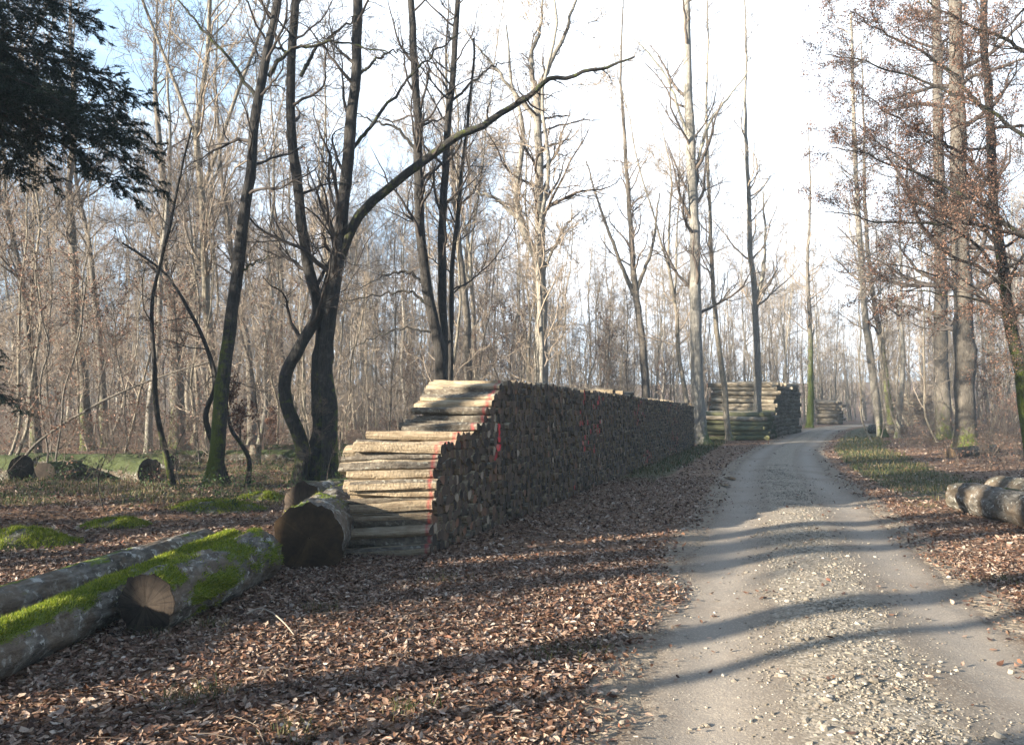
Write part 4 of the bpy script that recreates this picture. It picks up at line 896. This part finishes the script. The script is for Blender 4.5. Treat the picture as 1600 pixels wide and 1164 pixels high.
hero('overhanging_beech', [([(1760, 800), (1730, 560), (1715, 300), (1700, 60), (1690, -200)], 13.5, .2, .08)], 'brown-leaved beech standing just outside the right edge, its branches sweeping in', seed=17, moss=(.8, 3),
     crown=dict(n1=14, L1=3.0, t0=.35, up=.02, ang=1.2, n2=8, n3=6), leafy=2, leafsz=.02, leafkeep=.6,
     limbs=[([(1725, 480), (1640, 400), (1560, 340), (1480, 290), (1380, 250), (1300, 230)], 14.5, .05, .008), ([(1715, 320), (1620, 230), (1520, 160), (1400, 110), (1290, 85)], 14.5, .05, .008), ([(1705, 150), (1600, 80), (1500, 30), (1400, -30)], 14.5, .05, .008),
            ([(1728, 560), (1650, 520), (1570, 480), (1490, 460), (1400, 455)], 14.5, .045, .008), ([(1720, 420), (1600, 370), (1500, 350), (1380, 345), (1290, 330)], 15, .045, .008)])
# mid-distance trunks on the left
for n_, (px, d, r0, lb, kw) in enumerate([
    ([(138, 700), (130, 600), (118, 500), (116, 400), (108, 300), (118, 180)], 33, .27, 'stout dim trunk second from the left edge of the wood', {}),
    ([(166, 690), (160, 600), (150, 480), (138, 370), (120, 290)], 36, .2, 'dim trunk bending left beside the stout one', {}),
    ([(278, 690), (277, 600), (276, 520), (268, 470), (255, 410), (262, 330), (250, 240)], 36, .36, 'grey tree forking low like a candlestick, left of the slanting tree', dict(limbs=[([(278, 500), (300, 450), (312, 400), (320, 330), (345, 250)], 36, .2, .05)])),
    ([(60, 720), (52, 600), (40, 480), (22, 380), (8, 280)], 24, .15, 'dark slender tree near the left edge leaning left', {}),
    ([(735, 650), (730, 520), (722, 430), (715, 360), (705, 250)], 34, .24, 'dim trunk just right of the dark three-stem clump', {}),
    ([(1012, 650), (1004, 540), (992, 450), (985, 350), (978, 250)], 48, .3, 'grey spreading tree standing above the middle of the woodpile', dict(limbs=[([(995, 470), (965, 400), (940, 330), (915, 250)], 48, .15, .04), ([(993, 460), (1020, 380), (1030, 300)], 48, .14, .04)])),
    ([(395, 700), (388, 560), (372, 470), (360, 380), (345, 260)], 38, .22, 'leaning grey trunk glimpsed between the slanting tree and the triple-stemmed tree', {})]):
    px = px + [(px[-1][0] - 8, px[-1][1] - 130), (px[-1][0] - 4, px[-1][1] - 260)]
    hero('mid_wood_tree', [(px, d, r0, r0 * .12)], lb, barkm=BARK_GREY, twigm=TWIG, seed=30 + n_, moss=(.6, 4), crown=dict(n1=24, L1=4.6, t0=.36, up=.10, ang=.75, n2=9, n3=7, tw=.006), **kw)
hero('dead_pole', [([(12, 722), (60, 690), (150, 632), (240, 592), (330, 565)], 20, .045, .02)], 'long dead pole propped at a slant at the left edge of the wood', 'pole', barkm=BARK_GREY, seed=41, moss=None, crown=dict(n1=3, L1=.5, t0=.5), flare=0)
# small plants
for n_, (px, py, hgt, lb) in enumerate([(490, 790, 150, 'thin bare shoot in front of the triple-stemmed tree'), (285, 770, 110, 'thin bare shoot between the thin crooked tree and the slanting one'), (165, 800, 100, 'pale bare shoot in the left clearing'), (430, 720, 90, 'low shoot holding orange leaves before the far fallen trunk'), (1548, 690, 180, 'thin shrub right of the thickest trunk'), (1590, 700, 200, 'shrub at the right edge behind the verge logs')]):
    d = 1920 / (py - 648); hero('woody_shoot', [([(px, py), (px - 12, py - hgt * .5), (px + 5, py - hgt)], d, .012, .004)], lb, 'shrub', twigm=TWIG, seed=50 + n_, moss=None, crown=dict(n1=9, L1=.5 * hgt / 100, t0=.2, tw=.0018), leafy=2 if n_ in (3, 4, 5) else 0, leafsz=.03, flare=0)
# ---- spruce
def spruce_branch(seed, L_):
    rg = np.random.default_rng(seed); k = 10; t = np.linspace(0, 1, k); P = np.zeros((1, k, 3)); P[0, :, 0] = t * L_; P[0, :, 2] = .25 * L_ * (t - 1.5 * t ** 2); P[0, :, 1] = rg.normal(0, .03, k) * t
    RR = (.022 * (1 - .85 * t))[None]; mb = MB(); tubes(mb, P, RR, 5, 0)
    P1, R1, L1 = kids(rg, P, RR, 56, .08, 1, (.95, .15), L_ * .36, 6, .06, -.09, .4, .3, .65, .003); P1[..., 2] = P1[:, :1, 2] + (P1[..., 2] - P1[:, :1, 2]) * .4 - .02; tubes(mb, P1, R1, 3, 0)
    P2, R2, L2 = kids(rg, P1, R1, 9, .1, 1, (.8, .2), L1 * .38, 4, .06, -.12, .6, .5, .5, .002); P2[..., 2] = P2[:, :1, 2] + (P2[..., 2] - P2[:, :1, 2]) * .5; tubes(mb, P2, R2, 3, 0)
    segs = np.concatenate([np.concatenate([P1[:, i:i + 2] for i in range(5)]), np.concatenate([P2[:, i:i + 2] for i in range(3)])]); n = len(segs); per = 15
    tt = rg.uniform(0, 1, (n, per, 1)); b = segs[:, 0][:, None] * (1 - tt) + segs[:, 1][:, None] * tt; T = segs[:, 1] - segs[:, 0]; T /= np.linalg.norm(T, axis=1)[:, None] + 1e-9
    q = rg.normal(size=(n, per, 3)); dr = q * .6 + T[:, None] * .9; dr /= np.linalg.norm(dr, axis=2)[..., None]; tip = b + dr * .028; s = np.cross(dr, rg.normal(size=dr.shape)); s /= np.linalg.norm(s, axis=2)[..., None]
    V = np.stack([b - s * .0034, b + s * .0034, tip], 2).reshape(-1, 3); mb.add(V, [np.arange(len(V)).reshape(-1, 3)], 1); return mb.mesh('branch', [TWIG_DARK, NEEDLE], smooth=False)
SB = [spruce_branch(1, 3.0), spruce_branch(2, 2.7)]
def spruce(x, y, h, z0, label, seed, n=70, sc=1.0, pw=1.0):
    rs = random.Random(seed); root = thing('spruce', (x, y, h1(x, y)), label, 'tree'); mt = MB(); trunk_tube(mt, [(0, 0, -.2), (.05, 0, h * .3), (0, .05, h * .7), (0, 0, h)], .2, .02, 12, 30, .4, seed, (.4, 3)); put('trunk', mt.mesh('trunk', BARK_DARK, moss=True), root)
    for i in range(n):
        f = ((i + rs.random()) / n) ** pw; o = put('branch', SB[i % 2], root); o.location = (0, 0, z0 + (h - z0) * f); s = sc * (1.05 - .9 * f) * rs.uniform(.8, 1.1); o.scale = (s, s, s); o.rotation_euler = (rs.gauss(0, .15), rs.uniform(.0, .25), i * 2.4 + rs.uniform(-.3, .3))
    return root
spruce(-7.75, 9.4, 17, 5.75, 'dark spruce whose drooping boughs fill the top left corner', 1, 170, .98, 1.9)
spruce(-12.5, 14.2, 15, 2.6, 'second dark spruce behind, its low sprays showing at the left edge', 2, 90, 1.0)
for (a_, b_, q_) in ((-24, 9, 'nearest'), (-30, 17, 'second'), (-22, 3.5, 'rearmost')): spruce(a_, b_, 15 + abs(a_) * .1, 2.5, 'spruce outside the picture on the left, the %s of its row' % q_, int(-a_), 60, 1.0)
spruce(-21, -2.2, 19, 1.0, 'slim spruce outside the picture on the left, shading the track', 91, 150, .78)
spruce(-26, 3.8, 18, 2.0, 'spruce outside the picture on the left, behind the shade trees', 92, 70, 1.0)
spruce(-19, 4.4, 14, 1.5, 'smaller spruce outside the picture on the left, between two taller ones', 93, 70, .7)

# ---- trees standing out of view to the left: they throw the long shadows across the track
def on_line(c, x0): return (x0, (c + math.sin(AZ) * x0) / math.cos(AZ))
for n_, (c, x0, r0, lean, cr) in enumerate([(4.62, -13, .27, 0, 1), (3.85, -11, .10, 0, 0), (2.35, -9, .20, .06, 0), (6.55, -14, .28, 0, 1), (7.35, -13, .36, 0, 0), (1.2, -15, .3, 0, 1), (10.3, -16, .3, 0, 0), (11.9, -19, .28, 0, 1), (13.6, -22, .3, 0, 1), (15.8, -20, .25, 0, 1), (17.6, -26, .3, 0, 1), (9.75, -24, .22, 0, 0), (8.12, -12, .26, 0, 0)]):
    x, y = on_line(c, x0); root = thing('shade_tree', (x, y, h1(x, y)), f'bare tree outside the picture on the left, {("casting the broad shadow band" if n_ == 0 else "%s of the shade trees" % ("nearest second third fourth fifth sixth seventh eighth ninth tenth eleventh twelfth thirteenth".split()[n_]))}', 'tree', 'trees outside the left of the picture')
    mt = MB(); rg = np.random.default_rng(900 + n_); P, r = trunk_tube(mt, [(0, 0, -.2), (.05 + lean * 3, .05, 4), (-.1 + lean * 7, 0, 8), (lean * 12, .1, 13), (0, 0, 19)], r0, .05, 12, 36, .3, n_, (.6, 3)); put('trunk', mt.mesh('trunk', BARK_GREY, moss=True), root)
    if cr: mc, *_ = std_crown(rg, P, r, 16, 7, 5, 4.0, .38, mb=MB()); put('crown', mc.mesh('crown', TWIG), root)

# ---- the wood goes on behind and to the right of the camera
for n_, (x, y) in enumerate([(6, -7), (11, -3), (13, 3.5), (2, -12), (16, -8), (9, -14), (-3, -17), (18, 1)]):
    spruce(x, y, 15 + (n_ * 37 % 5), 1.5, 'spruce out of the picture, %s of those standing behind the camera' % 'first second third fourth fifth sixth seventh eighth'.split()[n_], 60 + n_, 54, 1.05)
for n_, (x, y) in enumerate([(4, -9), (8, -5), (14, -1), (12, 7.5), (0, -14), (17, 5), (20, -4), (6, -18), (15, 10.5), (21, 9)]):
    place(PROT[n_ % 6], 'bare_tree', x, y, 1, n_, 'bare tree out of the picture, %s of those behind and right of the camera' % 'first second third fourth fifth sixth seventh eighth ninth tenth'.split()[n_], 'tree', 'bare trees out of the picture')

# moss hummocks and scrub in the left clearing
def mound(px, py, rx, hh, label, seed):
    rg = np.random.default_rng(seed); d = 1920 / (py - 648); cx = (px - 800) / F * d; O = np.array([cx, d, h1(cx, d)])
    k = 15; aa = np.arange(28) * 2 * PI / 28; rr = np.linspace(0, 1, k)[:, None]; wob = 1 + .5 * (fbm(np.cos(aa) * 1.5 + seed, np.sin(aa) * 1.5, seed) - .5)[None]
    X = rr * rx * wob * np.cos(aa); Y = rr * rx * .7 * wob * np.sin(aa); Z = hh * (1 - rr ** 2) ** 1.2 * (1 + .8 * (fbm(X * 5 + seed, Y * 5, seed) - .5)) - .02
    q = np.arange(k - 1)[:, None] * 28 + np.arange(28)[None]; q2 = np.arange(k - 1)[:, None] * 28 + (np.arange(28)[None] + 1) % 28; f = np.stack([q, q + 28, q2 + 28, q2], -1).reshape(-1, 4)
    mb = MB(); mb.add(np.stack([X, Y, Z], -1).reshape(-1, 3), [f], 0, va=np.full(k * 28, .55)); root = thing('moss_mound', O, label, 'moss'); put('soil', mb.mesh('soil', LOGG, moss=True), root)
    n = 26000; i = rg.integers(1, k - 1, n); j = rg.integers(0, 28, n); b = np.stack([X[i, j], Y[i, j], Z[i, j]], 1) + rg.normal(0, .03, (n, 3)) * [1, 1, .25]; b = b[rg.uniform(0, 1, n) < -.45 + 1.9 * fbm(b[:, 0] * 5, b[:, 1] * 5, 3)]
    n = len(b); sd = rg.normal(size=(n, 3)); sd /= np.linalg.norm(sd, axis=1)[:, None]; tip = b + rg.normal(0, .014, (n, 3)) + [0, 0, .028]
    mb = MB(); mb.add(np.stack([b - sd * .005, b + sd * .005, tip], 1).reshape(-1, 3), [np.arange(3 * n).reshape(-1, 3)]); put('moss', mb.mesh('moss', MOSSM, smooth=False), root)
for a_ in ((45, 848, .75, .20, 'mossy hummock at the left edge behind the grey log', 1), (185, 818, .5, .12, 'small mossy hummock left of the grey log end', 2), (335, 795, .9, .16, 'low mossy hummock in front of the slanting tree', 3), (410, 778, .5, .14, 'bright little moss cushion between the slanting and triple-stemmed trees', 4), (520, 770, .8, .22, 'mossy hummock at the foot of the triple-stemmed tree', 5)): mound(*a_)
def scrub():
    rg = np.random.default_rng(31); px = rg.uniform(-40, 545, 420); py = 705 + 95 * rg.uniform(0, 1, 420) ** 1.2; d = 1920 / (py - 648); x = (px - 800) / F * d; k = fbm(x * .6, d * .6, 21) > .42; x, d = x[k], d[k]; n = len(x); z = H(x, d)
    t = np.linspace(0, 1, 5); h = rg.uniform(.15, .7, n); a = rg.uniform(0, 6.28, n); P = np.zeros((n, 5, 3)); P[..., 0] = x[:, None] + (np.cos(a) * h)[:, None] * t * 1.1; P[..., 1] = d[:, None] + (np.sin(a) * h)[:, None] * t; P[..., 2] = z[:, None] + h[:, None] * (1.3 * t - .7 * t ** 2.5)
    RR = np.full((n, 1), .004) * (1 - .6 * t[None]); mb = MB(); tubes(mb, P, RR, 3); P1, R1, _ = kids(rg, P, RR, 6, .2, 1, (.8, .3), h * .5, 4, .2, .0, .7, .4, .4, .0018); tubes(mb, P1, R1, 3)
    tag(put('brambles', mb.mesh('brambles', TWIG)), 'arching bramble stems and dead shoots in the left clearing', 'brambles', kind='stuff')
    tag(put('bramble_leaves', leafcloud(rg, P1, 2, .026, .04, IVY, 'bramble_leaves', .5)), 'dark green bramble leaves in the left clearing', 'leaves', kind='stuff')
scrub()

# small twigs lying in the litter
def litter_twigs():
    rg = np.random.default_rng(4); x, y = scatter(1500, 2.6, 18, rg, 1.1); u = road_u(x, y); k = (np.abs(u) > 1.5) & ~inpile(x, y); x, y = x[k], y[k]; n = len(x); z = H(x, y) + .03
    a = rg.uniform(0, 6.28, n); Ln = rg.uniform(.06, .32, n); t = np.linspace(-.5, .5, 4); P = np.zeros((n, 4, 3)); P[..., 0] = x[:, None] + np.cos(a)[:, None] * Ln[:, None] * t; P[..., 1] = y[:, None] + np.sin(a)[:, None] * Ln[:, None] * t; P[..., 2] = z[:, None] + rg.uniform(-.01, .02, (n, 4))
    P[:, 1:3, :2] += rg.normal(0, .008, (n, 2, 2)); mb = MB(); tubes(mb, P, rg.uniform(.0012, .0042, n)[:, None] * np.array([[1, .9, .8, .5]]), 4)
    tag(put('litter_twigs', mb.mesh('litter_twigs', TWIG)), 'small broken twigs scattered through the fallen leaves', 'twigs', kind='stuff')
litter_twigs()

# pale fallen stick among the leaves
def stick(pts, r, label):
    P = np.array([[(px - 800) / F * (1920 / (py - 648)), 1920 / (py - 648), 0] for px, py, *_ in pts]); P[:, 2] = [h1(a, b) for a, b in P[:, :2]]; P[:, 2] += [.03 + q[2] for q in pts]
    P = catmull(P, 16); mb = MB(); tubes(mb, P[None], np.linspace(r, r * .5, 16)[None], 6, cap=True)
    Q = np.stack([P[5], P[5] + [.03, -.08, .02], P[5] + [.02, -.17, .0]]); tubes(mb, catmull(Q, 6)[None], np.linspace(r * .7, r * .4, 6)[None], 5, cap=True)
    tag(put('fallen_stick', mb.mesh('fallen_stick', TWIG_PALE)), label, 'stick')
stick([(392, 960, .02), (410, 958, .05), (430, 962, .04), (450, 975, .02), (466, 990, .0)], .008, 'pale forked stick on the leaves in front of the mossy logs')
stick([(560, 705, 1.5), (590, 690, 1.6)], .01, 'x') if False else None

# ------------------------------------------------------------------ haze
m = bpy.data.materials.new('haze'); m.use_nodes = True; t = m.node_tree; t.nodes.clear(); o = t.nodes.new('ShaderNodeOutputMaterial'); v = t.nodes.new('ShaderNodeVolumePrincipled')
v.inputs['Color'].default_value = (.62, .82, 1, 1); v.inputs['Density'].default_value = .0011; v.inputs['Anisotropy'].default_value = 0; t.links.new(v.outputs[0], o.inputs['Volume'])
mb = MB(); c = np.array([[x, y, z] for x in (-440, 440) for y in (-430, 440) for z in (-2, 36)], float)
mb.add(c, [np.array([[0, 1, 3, 2], [4, 6, 7, 5], [0, 4, 5, 1], [2, 3, 7, 6], [0, 2, 6, 4], [1, 5, 7, 3]])])
tag(put('haze', mb.mesh('haze', m, smooth=False)), 'thin bluish winter haze between the trees', 'haze', kind='stuff')
